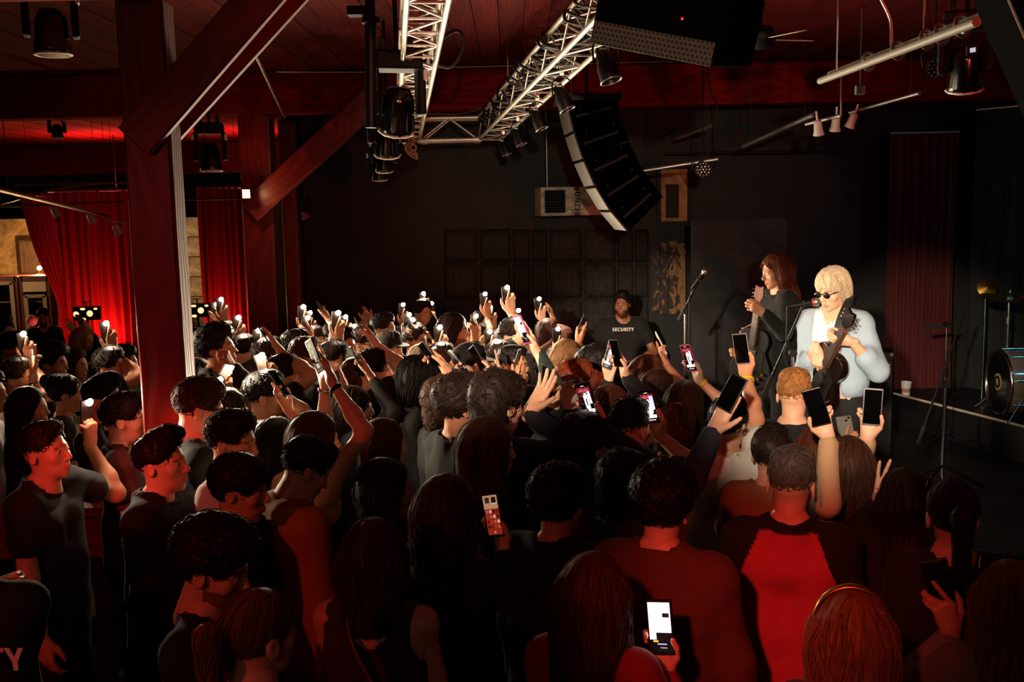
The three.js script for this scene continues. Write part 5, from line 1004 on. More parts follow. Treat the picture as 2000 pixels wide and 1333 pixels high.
// ---------------------------------------------------------------- drums
{
  const ry = STAGE_Y + 0.3, p = at(1952, 740, 8.75), g = thing('bass_drum', 'bass drum with chrome hoop and a pale round badge on its black head', 'drum', V(p.x, ry + 0.31, p.z)); g.rotation.y = R(-94);
  const ax = (geo) => geo.rotateX(Math.PI / 2);
  mesh('shell', ax(new THREE.CylinderGeometry(0.272, 0.272, 0.44, 40, 1, true)), phys(0x7d6a58, 0.3, { clearcoat: 0.6, side: THREE.DoubleSide }), g, [0, 0, -0.23]);
  mesh('head', ax(new THREE.CylinderGeometry(0.266, 0.266, 0.006, 40)), M.blackGloss, g, [0, 0, 0.0]); mesh('rear_head', ax(new THREE.CylinderGeometry(0.266, 0.266, 0.006, 40)), M.white, g, [0, 0, -0.45]);
  for (const z of [0.004, -0.455]) mesh('hoop', new THREE.TorusGeometry(0.28, 0.014, 10, 44), M.chrome, g, [0, 0, z]);
  mesh('badge', ax(new THREE.CylinderGeometry(0.075, 0.075, 0.003, 28)), std(0xb9a75a, 0.5), g, [-0.02, 0.0, 0.005]); mesh('badge_mark', xf(new THREE.TorusGeometry(0.045, 0.01, 6, 24), [-0.02, 0, 0.008]), M.black, g);
  for (let i = 0; i < 8; i++) { const a = i * Math.PI / 4 + 0.2; mesh('lug', xf(new THREE.CylinderGeometry(0.009, 0.009, 0.38, 8), [Math.cos(a) * 0.29, Math.sin(a) * 0.29, -0.22], [Math.PI / 2, 0, 0]), M.chrome, g); }
  for (const q of [-1, 1]) mesh('spur', rod(V(q * 0.25, -0.1, -0.1), V(q * 0.36, -0.285, 0.06), 0.008), M.chrome, g);
}
function cymbal(px, py, d, r, label, stem) {
  const c = at(px, py, d), ry = STAGE_Y + 0.3, g = thing('cymbal', label, 'cymbal', V(c.x, ry, c.z)), h = c.y - ry;
  const z = mesh('plate', lathe([[0.001, 0.035], [0.03, 0.03], [0.05, 0.012], [r, -0.012], [r, -0.014], [0.05, 0.009], [0.001, 0.028]], 36), M.brass, g, [0, h, 0], [0.1, 0, stem]); mesh('wing_nut', join([box(0.05, 0.02, 0.01, 0, 0.07, 0), rod(V(0, 0.03, 0), V(0, 0.08, 0), 0.006)]), M.chrome, z);
  mesh('tube', rod(V(0, 0, 0), V(0, h, 0), 0.012), M.chrome, g); for (const k of [0.3, 0.55, 0.8]) mesh('clutch', rod(V(0, h * k - 0.03, 0), V(0, h * k + 0.03, 0), 0.022), M.chrome, g);
  for (let i = 0; i < 3; i++) mesh('leg', rod(V(0, 0.2, 0), V(Math.cos(i * 2.1) * 0.22, 0.01, Math.sin(i * 2.1) * 0.22), 0.009), M.chrome, g);
}
cymbal(1972, 580, 8.9, 0.25, 'large cymbal on a chrome stand above the bass drum', -0.05);
cymbal(2010, 517, 9.3, 0.24, 'higher cymbal at the right edge of the picture', -0.1);
{ const p = at(1928, 562, 9.6), g = thing('small_cymbal', 'small brass splash cymbal tilted behind the big cymbal', 'cymbal', V(p.x, STAGE_Y + 0.3, p.z)), h = p.y - STAGE_Y - 0.3; mesh('plate', lathe([[0.001, 0.02], [0.02, 0.015], [0.09, -0.005], [0.09, -0.008], [0.001, 0.012]], 28), M.brass, g, [0, h, 0], [1.2, 0, 0.1]); mesh('tube', rod(V(0, 0, -0.02), V(0, h, -0.02), 0.01), M.chrome, g); }
{ const a = at(1690, 690, 8.6), b = at(1757, 770, 8.6), w = b.x - a.x, g = thing('guitar_amplifier', 'black guitar amplifier cabinet behind the singer', 'amplifier', V((a.x + b.x) / 2, STAGE_Y, -8.8)), h = a.y - STAGE_Y; g.rotation.y = -0.3; mesh('cabinet', new RoundedBoxGeometry(w, h, 0.3, 2, 0.015), M.black, g, [0, h / 2, 0]); mesh('grille_cloth', plank(w - 0.06, h * 0.72, 0.01), std(0x3b2420, 0.9, { map: rep(perf, 2) }), g, [0, h * 0.4, 0.152]); mesh('control_panel', box(w - 0.08, 0.05, 0.012, 0, h * 0.88, 0.152), M.darkMetal, g); for (let i = 0; i < 5; i++) mesh('knob', xf(new THREE.CylinderGeometry(0.01, 0.01, 0.014, 10), [-w * 0.3 + i * 0.05, h * 0.88, 0.162], [Math.PI / 2, 0, 0]), M.plastic, g); mesh('corner', box(0.03, 0.03, 0.02, w / 2 - 0.02, h - 0.02, 0.148), M.chrome, g); mesh('corner', box(0.03, 0.03, 0.02, -w / 2 + 0.02, h - 0.02, 0.148), M.chrome, g); }
{ const p = at(1777, 775, 9.75), g = thing('paper_cup', 'white paper cup standing on the drum riser edge', 'cup', V(p.x, STAGE_Y + 0.301, -9.85)); mesh('cup', lathe([[0.001, 0.004], [0.036, 0.004], [0.036, 0], [0.049, 0.125], [0.052, 0.128], [0.052, 0.132], [0.047, 0.132], [0.034, 0.01], [0.001, 0.01]], 24), M.white, g); mesh('print_band', lathe([[0.0395, 0.03], [0.0435, 0.07]], 24), std(0xb98a68, 0.7, { side: THREE.DoubleSide }), g); }
{ const p = at(1715, 800, 7), g = thing('effects_pedal_board', 'low pedal board with a pale edge and orange pedal at the singer feet', 'pedal board', V(2.55, STAGE_Y, -6.9)); mesh('board', plank(0.5, 0.05, 0.25, 0.006), M.black, g, [0, 0.025, 0]); mesh('trim', box(0.5, 0.012, 0.012, 0, 0.05, 0.125), M.chrome, g); for (const [x, c] of [[0.16, 0xc07020], [0.04, 0x303338], [-0.1, 0x6a2a2a]]) { const q = mesh('pedal', new RoundedBoxGeometry(0.075, 0.045, 0.12, 2, 0.006), std(c, 0.4), g, [x, 0.073, 0]); mesh('footswitch', xf(new THREE.CylinderGeometry(0.008, 0.008, 0.016, 10), [0, 0.03, 0.03]), M.chrome, q); } }
{ const g = thing('stage_monitor', 'black wedge monitor on the stage edge', 'speaker', V(2.45, STAGE_Y, -5.3)); g.rotation.y = -0.5; const s = new THREE.Shape([new THREE.Vector2(0, 0), new THREE.Vector2(0.4, 0), new THREE.Vector2(0.3, 0.3), new THREE.Vector2(0.12, 0.34)]); const q = new THREE.ExtrudeGeometry(s, { depth: 0.5, bevelEnabled: true, bevelSize: 0.008, bevelThickness: 0.008 }); q.rotateY(Math.PI / 2); q.translate(-0.25, 0, 0.2); mesh('cabinet', q, M.black, g); mesh('grille', plank(0.48, 0.24, 0.01), grille, g, [0, 0.2, -0.17], [0.45, 0, 0]); }
// ---------------------------------------------------------------- the crowd; most look at the singer
const TAN = 0x9a6a44, WHITE = 0xd8d2c8, BLACK = 0x0d0d0f, GREYB = 0x1b1d21, OLIVE = 0x3a3424, DENIM = 0x2a323d, MAROON = 0x4a1416;
const f = (s, x, y, o = {}) => ({ s, fl: [x, y], ...o });            // arm that shows its phone lamp at pixel x, y
const w = (s, x, y, o = {}) => ({ s, w: [x, y], ...o });             // arm with its wrist on pixel x, y
let pid = 0;
const crowd = [];
const p = (x, y, loc, wear, o = {}) => crowd.push({ p: [x, y], loc, wear, id: pid++, skin: pid % 4 === 3 ? 1 : pid % 7 === 5 ? 2 : 0, group: 'crowd watching the stage', h: o.fem ? 1.68 : 1.76, ...o });
const F = { fem: 1 };
// bar side, left of the nearest post
p(84, 622, 'standing by the coolers in the distance', 'black shirt', { h: 1.55, top: 'tee', tc: BLACK, face: 20, beard: 1 });
p(8, 652, 'at the far left edge under the cooler', 'dark jacket', { top: 'jacket', tc: GREYB });
p(24, 684, 'in profile at the left edge below the cooler', 'black top', { top: 'long', tc: BLACK, hc: 'black', face: 85 });
p(166, 668, 'filming with both arms up before the lamp box', 'black sleeves', { ...F, hair: 'mid', hc: 'blond', top: 'long', tc: BLACK, arms: [w('L', 150, 655, { r: 0.8 }), w('R', 176, 652, { item: 'off', r: 0.8 })] });
p(216, 720, 'stretching a bare arm up left of the post', 'dark tee', { tc: BLACK, arms: [f('R', 223, 635, { r: 0.98 })] });
p(147, 716, 'with loose hair left of the post', 'dark top', { ...F, hair: 'wavy', hc: 'brown', top: 'long', tc: GREYB, arms: [w('R', 190, 752, { pose: 'flat', r: 0.8, near: 1 })] });
p(36, 742, 'holding a lamp over the left edge heads', 'grey tee', { tc: GREYB, arms: [f('R', 61, 658)] });
p(-22, 770, 'reaching in from the left edge', 'white tee', { tc: WHITE, arms: [w('L', 66, 742, { item: 'off', col: 'white', r: 0.95, n: [1, 0, -0.3], band: 'steel' })] });
p(203, 782, 'in profile just left of the post', 'dark tee', { tc: BLACK, hair: 'quiff', hc: 'black', face: 88 });
p(131, 772, 'seen from behind in profile row left', 'olive top', { ...F, hair: 'bun', hc: 'black', top: 'tee', tc: OLIVE, face: 110 });
p(92, 886, 'raising a phone lamp in front of the barrier', 'black tee', { tc: BLACK, face: 80, nod: -10, hair: 'fade', hc: 'dark', skin: 1, arms: [f('L', 176, 813, { r: 0.86, fs: 0.7, pose: 'grip' })] });
p(243, 712, 'half hidden against the post edge', 'dark hoodie', { top: 'hoodie', tc: GREYB });
p(244, 822, 'low beside the foot of the post', 'dark shirt', { tc: MAROON, hair: 'short' });
p(60, 800, 'between the reaching arm and the barrier', 'dark jacket', { ...F, hair: 'long', hc: 'dark', top: 'jacket', tc: BLACK });
p(104, 712, 'behind the loose haired person at the left', 'black tee', { tc: BLACK, hair: 'curly' });
// right of the nearest post, far
p(447, 662, 'under the lamp beside the far red curtain', 'black tee', { tc: BLACK, arms: [f('R', 440, 587, { r: 0.97, band: 'black' }), f('L', 420, 596, { r: 0.97 })] });
p(480, 692, 'holding a lamp before the second post', 'shiny jacket', { top: 'jacket', tc: 0x34322e, arms: [f('R', 469, 623)] });
p(527, 702, 'holding a low lamp before the second post', 'dark tee', { tc: BLACK, arms: [f('R', 519, 647, { r: 0.8 })] });
p(427, 684, 'with curly hair in profile past the post', 'dark jacket', { h: 1.88, hair: 'curly', top: 'jacket', tc: GREYB, face: 86, nod: -12, arms: [w('L', 455, 722, { pose: 'grip', r: 0.6, near: 1 })] });
p(388, 676, 'peeping out behind the post, high', 'dark top', { top: 'long', tc: BLACK });
p(390, 736, 'peeping out behind the post, middle', 'dark top', { top: 'long', tc: BLACK, ...F, hair: 'mid' });
p(391, 802, 'peeping out behind the post, lowest and palest', 'grey tee', { tc: GREYB, hair: 'short', hc: 'brown', nod: 12 });
p(405, 786, 'tilting a shining phone past the post', 'dark sleeves', { top: 'long', tc: BLACK, arms: [f('R', 418, 716, { col: 'white', f: [0.5, 0.8, 0], r: 0.85 })] });
p(447, 812, 'holding a phone lamp beside the curly person', 'dark sleeves', { ...F, hair: 'mid', top: 'long', tc: BLACK, arms: [f('R', 431, 745, { r: 0.85, pose: 'grip' })] });
p(489, 802, 'with pinned up hair in front of the white phone', 'dark top', { ...F, hair: 'bun', hc: 'blond', top: 'tank', tc: BLACK });
p(520, 776, 'raising a white phone with its lamp on', 'black tee', { tc: BLACK, hc: 'black', arms: [f('R', 541, 692, { col: 'white', f: [-0.3, 1, 0], r: 0.95 })] });
p(556, 738, 'showing an open hand above the white phone', 'dark tee', { tc: BLACK, arms: [w('R', 551, 690, { pose: 'flat', item: 'off', r: 0.95 })] });
p(597, 702, 'with short hair seen from behind, collar up', 'black shirt', { h: 1.8, hair: 'fade', hc: 'brown', top: 'long', tc: BLACK, face: 140 });
p(612, 674, 'under the brightest lamp by the second post', 'dark tee', { tc: BLACK, arms: [f('R', 600, 601, { r: 0.98 })] });
p(640, 672, 'with a rose sleeve beside the brightest lamp', 'rose sweater', { ...F, hair: 'mid', top: 'long', tc: 0x8a3a34, arms: [f('R', 613, 612, { r: 0.95 })] });
p(580, 684, 'holding the lower lamp by the second post', 'dark top', { tc: BLACK, arms: [f('L', 602, 621, { r: 0.9 })] });
p(655, 662, 'with an unlit phone up against the wall', 'dark tee', { tc: BLACK, arms: [w('R', 642, 626, { item: 'off', r: 0.97 })] });
p(672, 678, 'bearded and facing the camera', 'black tee', { h: 1.86, wide: 1.1, beard: 1, tc: BLACK, face: 50, hc: 'black' });
p(652, 706, 'stretching a lamp up behind the bearded person', 'black sleeves', { top: 'long', tc: BLACK, arms: [f('R', 662, 613, { r: 0.98 })] });
p(698, 668, 'with a lamp just right of the bearded person', 'dark tee', { tc: BLACK, arms: [f('R', 681, 620, { r: 0.9 })] });
p(712, 672, 'in glasses beside the bearded person', 'dark shirt', { glasses: 1, top: 'long', tc: GREYB, h: 1.8, face: 70 });
p(722, 660, 'holding an unlit phone up with both hands', 'dark tee', { tc: BLACK, arms: [w('R', 713, 630, { item: 'off', r: 0.95 }), w('L', 727, 630, { r: 0.95 })] });
p(750, 644, 'in profile against the black wall', 'dark jacket', { h: 1.84, top: 'jacket', tc: GREYB, beard: 1, face: 75 });
p(796, 660, 'under the lamp above the profile face', 'dark tee', { tc: BLACK, arms: [f('R', 789, 596, { r: 0.97 })] });
p(812, 668, 'with a small lamp among the middle heads', 'dark tee', { tc: BLACK, arms: [f('R', 801, 616, { r: 0.85 })] });
p(826, 614, 'farthest back with a lamp against the wall', 'dark hoodie', { h: 1.8, top: 'hoodie', tc: GREYB, arms: [f('R', 833, 574, { r: 0.7 }), f('L', 846, 593, { r: 0.6, pose: 'grip' })] });
p(771, 660, 'with cropped hair below the wall lamps', 'dark tee', { tc: BLACK, hair: 'buzz', hc: 'brown', face: 100 });
p(762, 684, 'in a dark cap stretching an arm to the lamps', 'dark tee', { tc: BLACK, hair: 'short', cap: 0x16100d, arms: [f('L', 815, 634, { r: 0.97, fs: 0.8 })] });
p(733, 728, 'holding a dark phone up over the middle heads', 'dark tee', { tc: BLACK, hc: 'black', arms: [w('R', 737, 676, { item: 'off', r: 0.95 })] });
p(826, 682, 'with dark hair under the twin lamps', 'dark top', { ...F, hair: 'mid', top: 'tank', tc: BLACK, face: 60, arms: [w('L', 842, 668, { pose: 'grip', r: 0.9 }), f('R', 826, 634, { r: 0.9 })] });
p(862, 708, 'with a lamp left of the long haired profile', 'dark tee', { tc: BLACK, arms: [f('R', 866, 640, { r: 0.95 })] });
p(889, 648, 'with slicked hair in profile reaching a black sleeve', 'black sleeves', { h: 1.86, hair: 'mid', hc: 'dark', beard: 1, top: 'long', tc: BLACK, face: 78, arms: [f('L', 927, 622, { r: 0.88, fs: 0.9 })] });
p(943, 634, 'behind the black sleeve holding a small lamp', 'tan sleeves', { top: 'long', tc: TAN, arms: [f('R', 965, 618, { r: 0.7, fs: 0.6 })] });
p(940, 662, 'stretching high with a lamp before the pads', 'dark tee', { tc: BLACK, arms: [f('R', 953, 575, { r: 1 })] });
p(1003, 658, 'stretching highest of all with a lamp', 'black tee', { h: 1.86, tc: BLACK, arms: [f('R', 999, 562, { r: 1 })] });
p(975, 702, 'with a lamp low in front of the pads', 'dark tee', { tc: BLACK, arms: [f('R', 965, 648, { r: 0.8 })] });
p(988, 672, 'with a bare arm and lamp before the pads', 'dark tee', { tc: BLACK, arms: [f('L', 1011, 606, { r: 0.95 })] });
p(1073, 652, 'with a short fringe in profile below the pads', 'patterned brown top', { ...F, h: 1.76, hair: 'bob', hc: 'brown', top: 'long', tc: 0x6a4436, face: 70, arms: [f('R', 1061, 584, { r: 0.97, band: 'black' }), w('L', 1082, 628, { r: 0.95 })] });
p(1092, 706, 'with a lamp right of the fringed profile', 'pale sleeves', { ...F, hair: 'mid', top: 'long', tc: WHITE, arms: [f('R', 1094, 643, { r: 0.85 })] });
p(850, 728, 'with a lamp low in the middle of the crowd', 'dark tee', { tc: BLACK, hc: 'brown', arms: [f('R', 854, 684, { r: 0.7 })] });
// middle of the crowd
p(620, 864, 'filming with two bare arms stretched up', 'dark top', { ...F, h: 1.72, hair: 'long', hc: 'brown', top: 'tank', tc: BLACK, arms: [w('L', 634, 752, { r: 0.99, band: 'steel' }), w('R', 650, 750, { item: 'dim', r: 0.99, band: 'black' })] });
p(546, 868, 'with long black hair and a thin phone up', 'black top', { ...F, hair: 'long', hc: 'black', top: 'tank', tc: BLACK, arms: [w('R', 567, 806, { item: 'off', r: 0.7, n: [1, 0, 0.2] })] });
p(455, 866, 'in profile right of the nearest post', 'white tee', { tc: WHITE, face: 82, hc: 'dark', nod: 5 });
p(702, 738, 'pressing hands together in the middle', 'dark top', { ...F, hair: 'long', hc: 'brown', top: 'tank', tc: BLACK, face: 95, arms: [w('R', 680, 770, { pose: 'flat', r: 0.6, near: 1, up: 0 }), w('L', 684, 768, { pose: 'flat', r: 0.6, near: 1, up: 0 })] });
p(694, 800, 'with a dark sleeve up and a bright wristband', 'black sleeves', { ...F, hair: 'mid', hc: 'dark', top: 'long', tc: BLACK, arms: [w('R', 728, 742, { item: 'dim', r: 0.95, f: [-0.4, 0.9, 0], band: 'steel' })] });
p(824, 748, 'with a black bob in profile, large in the middle', 'black top', { fix: 1, ...F, h: 1.82, headScale: 1.08, hair: 'bob', hc: 'black', top: 'long', tc: BLACK, face: 92 });
p(826, 708, 'with pale hair behind the black bob', 'dark top', { ...F, hair: 'bob', hc: 'pale', top: 'tee', tc: BLACK });
p(908, 690, 'with pale hair and a clip in the middle', 'dark top', { ...F, hair: 'tail', hc: 'blond', top: 'tee', tc: BLACK });
p(952, 684, 'blond and facing the camera', 'dark top', { ...F, hair: 'bob', hc: 'blond', face: 30, top: 'tee', tc: BLACK });
p(942, 732, 'with long pale hair seen from behind', 'dark top', { ...F, hair: 'long', hc: 'blond', top: 'tee', tc: BLACK, face: 120 });
p(920, 716, 'in a black cap beside the long pale hair', 'black tee', { tc: BLACK, hair: 'short', cap: 0x0e0e10, hc: 'black' });
p(872, 792, 'holding a dark phone over the black bob', 'dark sleeves', { top: 'long', tc: BLACK, hair: 'mop', hc: 'brown', arms: [w('R', 878, 732, { item: 'off', r: 0.95 })] });
p(900, 798, 'in the dark gap right of the black bob', 'dark top', { hair: 'curly', tc: BLACK });
p(932, 806, 'holding a thin glowing phone edge on', 'dark top', { ...F, hair: 'mid', tc: BLACK, arms: [w('R', 919, 752, { item: 'dim', r: 0.9, n: [1, 0, 0.15] })] });
p(960, 800, 'lifting both hands round a phone', 'black sleeves', { ...F, hair: 'mid', hc: 'dark', top: 'long', tc: BLACK, arms: [w('R', 962, 738, { r: 0.97, item: 'off', n: [-0.8, 0, 0.5] }), w('L', 975, 738, { r: 0.97, pose: 'flat' })] });
p(1002, 716, 'with short black hair and a dark phone', 'dark tee', { tc: BLACK, hair: 'fade', hc: 'black', arms: [w('R', 1004, 752, { item: 'off', r: 0.6, near: 1, f: [0.3, 0.9, 0] })] });
p(1020, 682, 'with fair curls below the pads', 'dark tee', { ...F, hair: 'curly', hc: 'sandy', tc: BLACK });
p(1036, 804, 'in a dark green sleeve lifting a pink phone', 'dark green sweater', { ...F, hair: 'mid', hc: 'dark', top: 'long', tc: 0x12261c, arms: [w('R', 1049, 690, { item: 'bright', col: 'pink', r: 1, f: [-0.35, 0.9, 0] })] });
p(976, 794, 'tall with tousled hair, arm raised', 'black tee', { h: 1.86, hair: 'mop', hc: 'dark', top: 'long', tc: BLACK, arms: [w('R', 1034, 806, { r: 0.85, f: [0.5, 0.8, 0] })] });
p(1112, 702, 'with long fair hair and a yellow wristband', 'dark top', { ...F, h: 1.72, hair: 'long', hc: 'light', top: 'tank', tc: BLACK, arms: [w('R', 1128, 674, { r: 0.97, item: 'off', band: 'yellow', f: [0.4, 0.9, 0] })] });
p(1124, 752, 'with red curls behind the pale cap', 'dark top', { ...F, hair: 'curly', hc: 'red', tc: BLACK });
p(1164, 722, 'with black curls right of the wristband', 'black tee', { hair: 'curly', hc: 'black', tc: BLACK });
p(1114, 806, 'in a pale cap holding a dark phone', 'black sleeves', { hair: 'short', hc: 'dark', cap: 0x8f8a7c, top: 'long', tc: BLACK, arms: [w('L', 1081, 800, { r: 0.8, item: 'off', band: 'black', near: 1 })] });
p(1118, 778, 'brown haired just behind the pale cap', 'dark tee', { ...F, hair: 'mid', hc: 'auburn', tc: BLACK });
p(1196, 800, 'filming with both hands in black sleeves', 'black sleeves', { ...F, hair: 'mid', hc: 'auburn', top: 'long', tc: BLACK, arms: [w('L', 1188, 745, { r: 0.95, item: 'video', f: [0.25, 0.9, 0] }), w('R', 1222, 738, { r: 0.95, item: 'off', f: [-0.2, 0.95, 0] })] });
p(1140, 872, 'filming low with a lit screen left of centre', 'black jacket', { hair: 'mop', hc: 'black', top: 'long', tc: BLACK, arms: [w('R', 1172, 840, { r: 0.8, item: 'video', band: 'yellow', f: [-0.3, 0.95, 0] })] });
p(1268, 736, 'with long auburn waves pinching a phone', 'dark top', { ...F, h: 1.72, hair: 'wavy', hc: 'auburn', top: 'tank', tc: BLACK, arms: [w('R', 1303, 714, { r: 0.9, item: 'off', col: 'white', f: [-0.4, 0.8, 0], n: [1, 0, 0.1] })] });
p(1288, 766, 'with straight dark hair behind the lit phone', 'dark top', { ...F, hair: 'long', hc: 'brown', top: 'tee', tc: BLACK });
p(1342, 790, 'lifting a pink framed filming phone', 'black tee', { ...F, hair: 'mid', hc: 'brown', tc: BLACK, arms: [w('R', 1366, 744, { r: 0.97, item: 'video', col: 'pink', band: 'yellow', f: [-0.3, 0.95, 0] })] });
p(1232, 840, 'filming with a lit phone in both hands', 'black tee', { tc: BLACK, hair: 'fade', hc: 'black', arms: [w('R', 1288, 850, { r: 0.8, item: 'video2', f: [-0.25, 0.97, 0] }), w('L', 1262, 862, { r: 0.75 })] });
p(1324, 838, 'with auburn bob and bare shoulders', 'strappy dark top', { ...F, hair: 'bob', hc: 'auburn', top: 'tank', tc: BLACK });
p(1424, 832, 'stretching a pale arm up, yellow wristband', 'white tee', { fix: 1, hair: 'short', hc: 'black', tc: WHITE, top: 'tee', arms: [w('R', 1457, 735, { r: 1, k: 1, item: 'off', col: 'grey', band: 'yellow', f: [-0.15, 0.98, 0] })] });
p(1552, 776, 'with cropped fair hair before the singer', 'black tee', { fix: 1, h: 1.8, hair: 'fade', hc: 'sandy', tc: BLACK });
p(1598, 884, 'with auburn hair holding a grey phone', 'dark top', { ...F, fix: 1, h: 1.63, hair: 'mid', hc: 'auburn', top: 'long', tc: BLACK, arms: [w('R', 1666, 888, { r: 0.85, k: 1, item: 'off', col: 'grey', n: [0.2, 0, -1] })] });
p(1656, 915, 'raising two arms with dark phones', 'beige sweater', { ...F, fix: 1, h: 1.7, hair: 'mid', hc: 'brown', top: 'long', tc: 0xb0906a, arms: [w('L', 1618, 858, { r: 0.9, near: 1, k: 0.55, item: 'off', f: [-0.3, 0.95, 0], hint: [0.1, -1, 0] }), w('R', 1694, 860, { r: 0.95, k: 0.1, item: 'off', col: 'grey', f: [0.05, 1, 0], hint: [-0.1, -1, 0] })] });
p(1507, 892, 'with black straps behind the red backed person', 'tan top', { h: 1.74, hair: 'short', hc: 'dark', top: 'tee', tc: 0x8a5f3c });
p(1218, 948, 'with big dark hair and a spread hand up', 'dark denim jacket', { fix: 1, h: 1.7, hair: 'mop', hc: 'black', top: 'long', tc: DENIM, arms: [w('R', 1392, 846, { r: 1, k: 1, item: 'off', pose: 'open', f: [0.45, 0.85, 0], off: [0.0, 0.17, 0.035] })] });
p(1545, 950, 'in the middle of the right foreground', 'red and black raglan tee', { fix: 1, h: 1.76, wide: 1.12, hair: 'fade', hc: 'grey', top: 'long', raglan: 1, skin: 1 });
p(1770, 985, 'making a two finger sign', 'black fringed top', { ...F, hair: 'wavy', hc: 'dark', top: 'long', tc: BLACK, arms: [w('L', 1716, 985, { pose: 'vee', r: 0.85, f: [0.2, 1, 0], n: [0, 0, 1] })] });
p(1858, 1012, 'with tied dark hair and sunglasses on top', 'black top', { ...F, hair: 'tail', hc: 'dark', top: 'tee', tc: BLACK, extra: (g, { onHead }) => { const m = onHead('sunglasses', glassesGeo, M.blackGloss); m.position.y += 0.09; m.position.z += 0.02; } });
p(1092, 990, 'dark in the middle of the foreground', 'black jacket', { hair: 'curly', hc: 'black', top: 'jacket', tc: BLACK });
p(1296, 996, 'with a curly head, largest brown back', 'brown jacket', { fix: 1, h: 1.78, hair: 'curly', hc: 'black', top: 'jacket', tc: 0x5a3018, wide: 1.1 });
// foreground
p(318, 908, 'in profile below the post', 'black tee', { fix: 1, tc: BLACK, face: 84, hair: 'quiff', hc: 'black', nod: -6, top: 'jacket' });
p(470, 958, 'in profile, sharpest face at the left', 'black tee', { fix: 1, tc: BLACK, face: 88, hair: 'fringe', hc: 'dark', nod: 4 });
p(598, 920, 'bent forward in the left foreground', 'tan hoodie', { top: 'hoodie', tc: 0x9c5a30, face: 120, nod: 28, lean: 0.12, hair: 'short', hc: 'black' });
p(420, 1112, 'with a full beard and curls in the corner', 'black tee', { tc: BLACK, face: 84, hair: 'curly', hc: 'dark', beard: 1, nod: 14, skin: 1 });
p(508, 1246, 'nearest at the bottom left, hair tied', 'dark top', { ...F, face: 150, look: -12, hair: 'tail', hc: 'light', top: 'tee', tc: MAROON });
p(756, 962, 'with long dark hair and an earring', 'dark jacket', { ...F, hair: 'long', hc: 'black', top: 'jacket', tc: BLACK, face: 110 });
p(754, 872, 'with reddish hair in the middle left', 'dark top', { ...F, hair: 'long', hc: 'auburn', top: 'tee', tc: BLACK });
p(958, 882, 'with long brown hair behind the menu phone', 'dark top', { ...F, hair: 'long', hc: 'brown', top: 'long', tc: BLACK, face: 115 });
p(878, 1000, 'with very long hair holding a phone menu', 'black top', { ...F, hair: 'long', hc: 'brown', top: 'long', tc: BLACK, arms: [w('R', 985, 1082, { r: 0.8, item: 'menu', up: 0, f: [-0.15, 0.9, -0.2], near: 0 })] });
p(734, 1092, 'with bare arms and a bag strap', 'maroon sleeveless top', {
  ...F, hair: 'mid', hc: 'brown', top: 'tank', tc: 0x3a1014, wide: 1.12, face: 168, extra: (g, { P, s }) => {
    const pts = [P(0.1, 1.45, 0.06), P(0.09, 1.475, -0.03), P(0.04, 1.38, -0.118), P(-0.05, 1.2, -0.118), P(-0.15, 1.0, -0.115)], c = new THREE.CatmullRomCurve3(pts), q = new THREE.Shape([new THREE.Vector2(-0.002, -0.02), new THREE.Vector2(0.002, -0.02), new THREE.Vector2(0.002, 0.02), new THREE.Vector2(-0.002, 0.02)]);
    mesh('bag_strap', new THREE.ExtrudeGeometry(q, { steps: 40, extrudePath: c, bevelEnabled: false }), std(0x8a6238, 0.6), g);
  },
});
p(1162, 1168, 'nearest in the centre holding a bright phone', 'red top', { ...F, hair: 'long', hc: 'brown', top: 'long', tc: 0x8a1418, arms: [w('R', 1300, 1320, { r: 0.85, item: 'bright', up: 0, f: [-0.05, 0.95, -0.2], near: 0 })] });
p(1664, 1250, 'wearing a sequin hair band, nearest right', 'dark red top', { ...F, hair: 'long', hc: 'light', top: 'tee', tc: MAROON, extra: (g, { onHead }) => { const t = new THREE.TorusGeometry(0.098, 0.006, 8, 40, Math.PI); t.scale(0.98, 1.06, 2.2); t.translate(0, 0.045, -0.015); onHead('hair_band', t, M.brass); } });
p(1975, 1188, 'cut by the right edge of the picture', 'plaid sleeved shirt', { ...F, hair: 'long', hc: 'light', top: 'long', tc: 0x6a625a, arms: [w('L', 1858, 1242, { r: 0.8, item: 'off', col: 'black', f: [-0.25, 0.85, 0], n: [0.3, -0.2, -1] })], extra: (g, { onHead }) => { const m = onHead('sunglasses', glassesGeo, M.blackGloss); m.position.y += 0.09; m.position.z += 0.02; } });
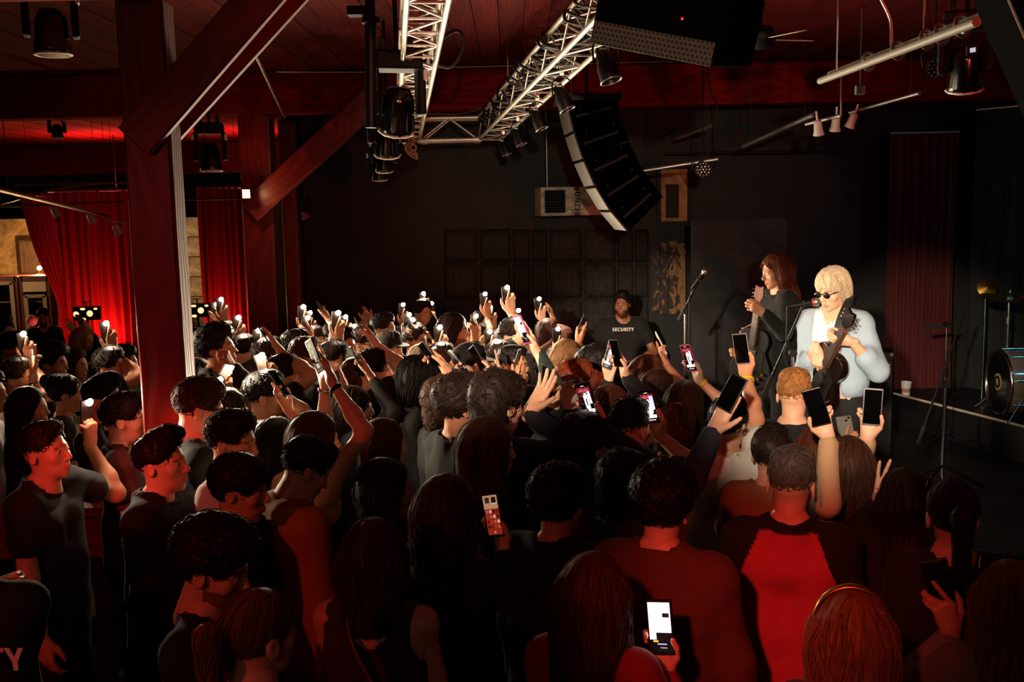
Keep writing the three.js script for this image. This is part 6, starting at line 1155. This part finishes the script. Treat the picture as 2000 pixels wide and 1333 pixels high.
// make room: people who would stand in one another step nearer or farther along their own line of sight
{
  const q = crowd.map((o) => { const v = ray(...o.p); return { o, ux: v.x / -v.z, uy: v.y / -v.z, h: o.h, lo: o.fix ? o.h : Math.max(1.52, o.h - 0.2), hi: o.fix ? o.h : Math.min(1.95, o.h + 0.17) }; });
  const place = (k) => { k.d = (0.928 * k.h - 2.65) / k.uy; k.x = k.ux * k.d; k.z = -k.d; };
  q.forEach(place);
  for (let it = 0; it < 500; it++) for (let i = 0; i < q.length; i++) for (let j = i + 1; j < q.length; j++) {
    const a = q[i], b = q[j], dx = b.x - a.x, dz = b.z - a.z; if (dx * dx + dz * dz > 0.25) continue;
    const fx = SINGER.x - a.x, fz = SINGER.z - a.z, l = Math.hypot(fx, fz), e = Math.hypot((dx * fx + dz * fz) / l / 0.32, (dx * fz - dz * fx) / l / 0.43); if (e >= 1) continue;
    const s = (1 - e) * 0.02, far = a.d > b.d ? a : b, near = far === a ? b : a;
    far.h = clamp(far.h - s, far.lo, far.hi); near.h = clamp(near.h + s, near.lo, near.hi); place(a); place(b);
  }
  for (const k of q) { k.o.h = k.h; person(k.o); }
}
{ const links = [], path = new THREE.CatmullRomCurve3([at(985, 940, 4.2), at(992, 975, 4.15), at(1010, 1020, 4.12), at(1038, 1066, 4.1)]); for (let i = 0; i < 34; i++) { const q = path.getPoint(i / 33); links.push(xf(new THREE.TorusGeometry(0.006, 0.002, 5, 9), [q.x, q.y, q.z], [i % 2 ? 1.57 : 0, 0, 0.6])); }
  tag(mesh('bag_chain', join(links), M.brass), 'fine sparkling bag chain across the dark back beside the menu phone', 'chain'); }
// security staff, with the word on their shirts
const shirtWord = (y, z, sz, turned) => (g) => { const t = lettering('SECURITY', sz, 0.004); xf(t, [0, y, z], [turned ? -0.08 : 0, turned ? Math.PI : 0, 0]); mesh('lettering', t, M.white, g); };
person({ label: 'security person in black standing before the leather pads', p: [1216, 596], h: 1.8, face: -4, look: -15, top: 'tee', tc: BLACK, hair: 'short', hc: 'black', beard: 1, skin: 3, wide: 1.08, extra: shirtWord(1.44, 0.128, 0.033, false), arms: [{ s: 'L', at: [0.12, 1.08, 0.22] }, { s: 'R', at: [-0.12, 1.08, 0.22] }] });
person({ label: 'security person in black cut by the left edge, lettering on the back', p: [-58, 1062], h: 1.74, face: 178, top: 'tee', tc: BLACK, hair: 'buzz', hc: 'dark', wide: 1.15, extra: shirtWord(1.3, -0.145, 0.075, true), arms: [{ s: 'R', w: [-10, 1150], r: 0.75, up: 0, pose: 'grip', f: [1, 0.25, 0], hint: [-0.3, -1, 0] }] });
// red haze of light in which they stand comes from the lanterns above
let triangles = 0; scene.traverse((o) => { if (o.isMesh) triangles += (o.geometry.index ? o.geometry.index.count : o.geometry.attributes.position.count) / 3; });
const seenG = new Set(); let uniq = 0; scene.traverse((o) => { if (o.isMesh && !seenG.has(o.geometry)) { seenG.add(o.geometry); uniq += (o.geometry.index ? o.geometry.index.count : o.geometry.attributes.position.count) / 3; } });
console.log('triangles', triangles, 'unique', uniq, 'lamps on phones', flashCount);
renderer.render(scene, camera);
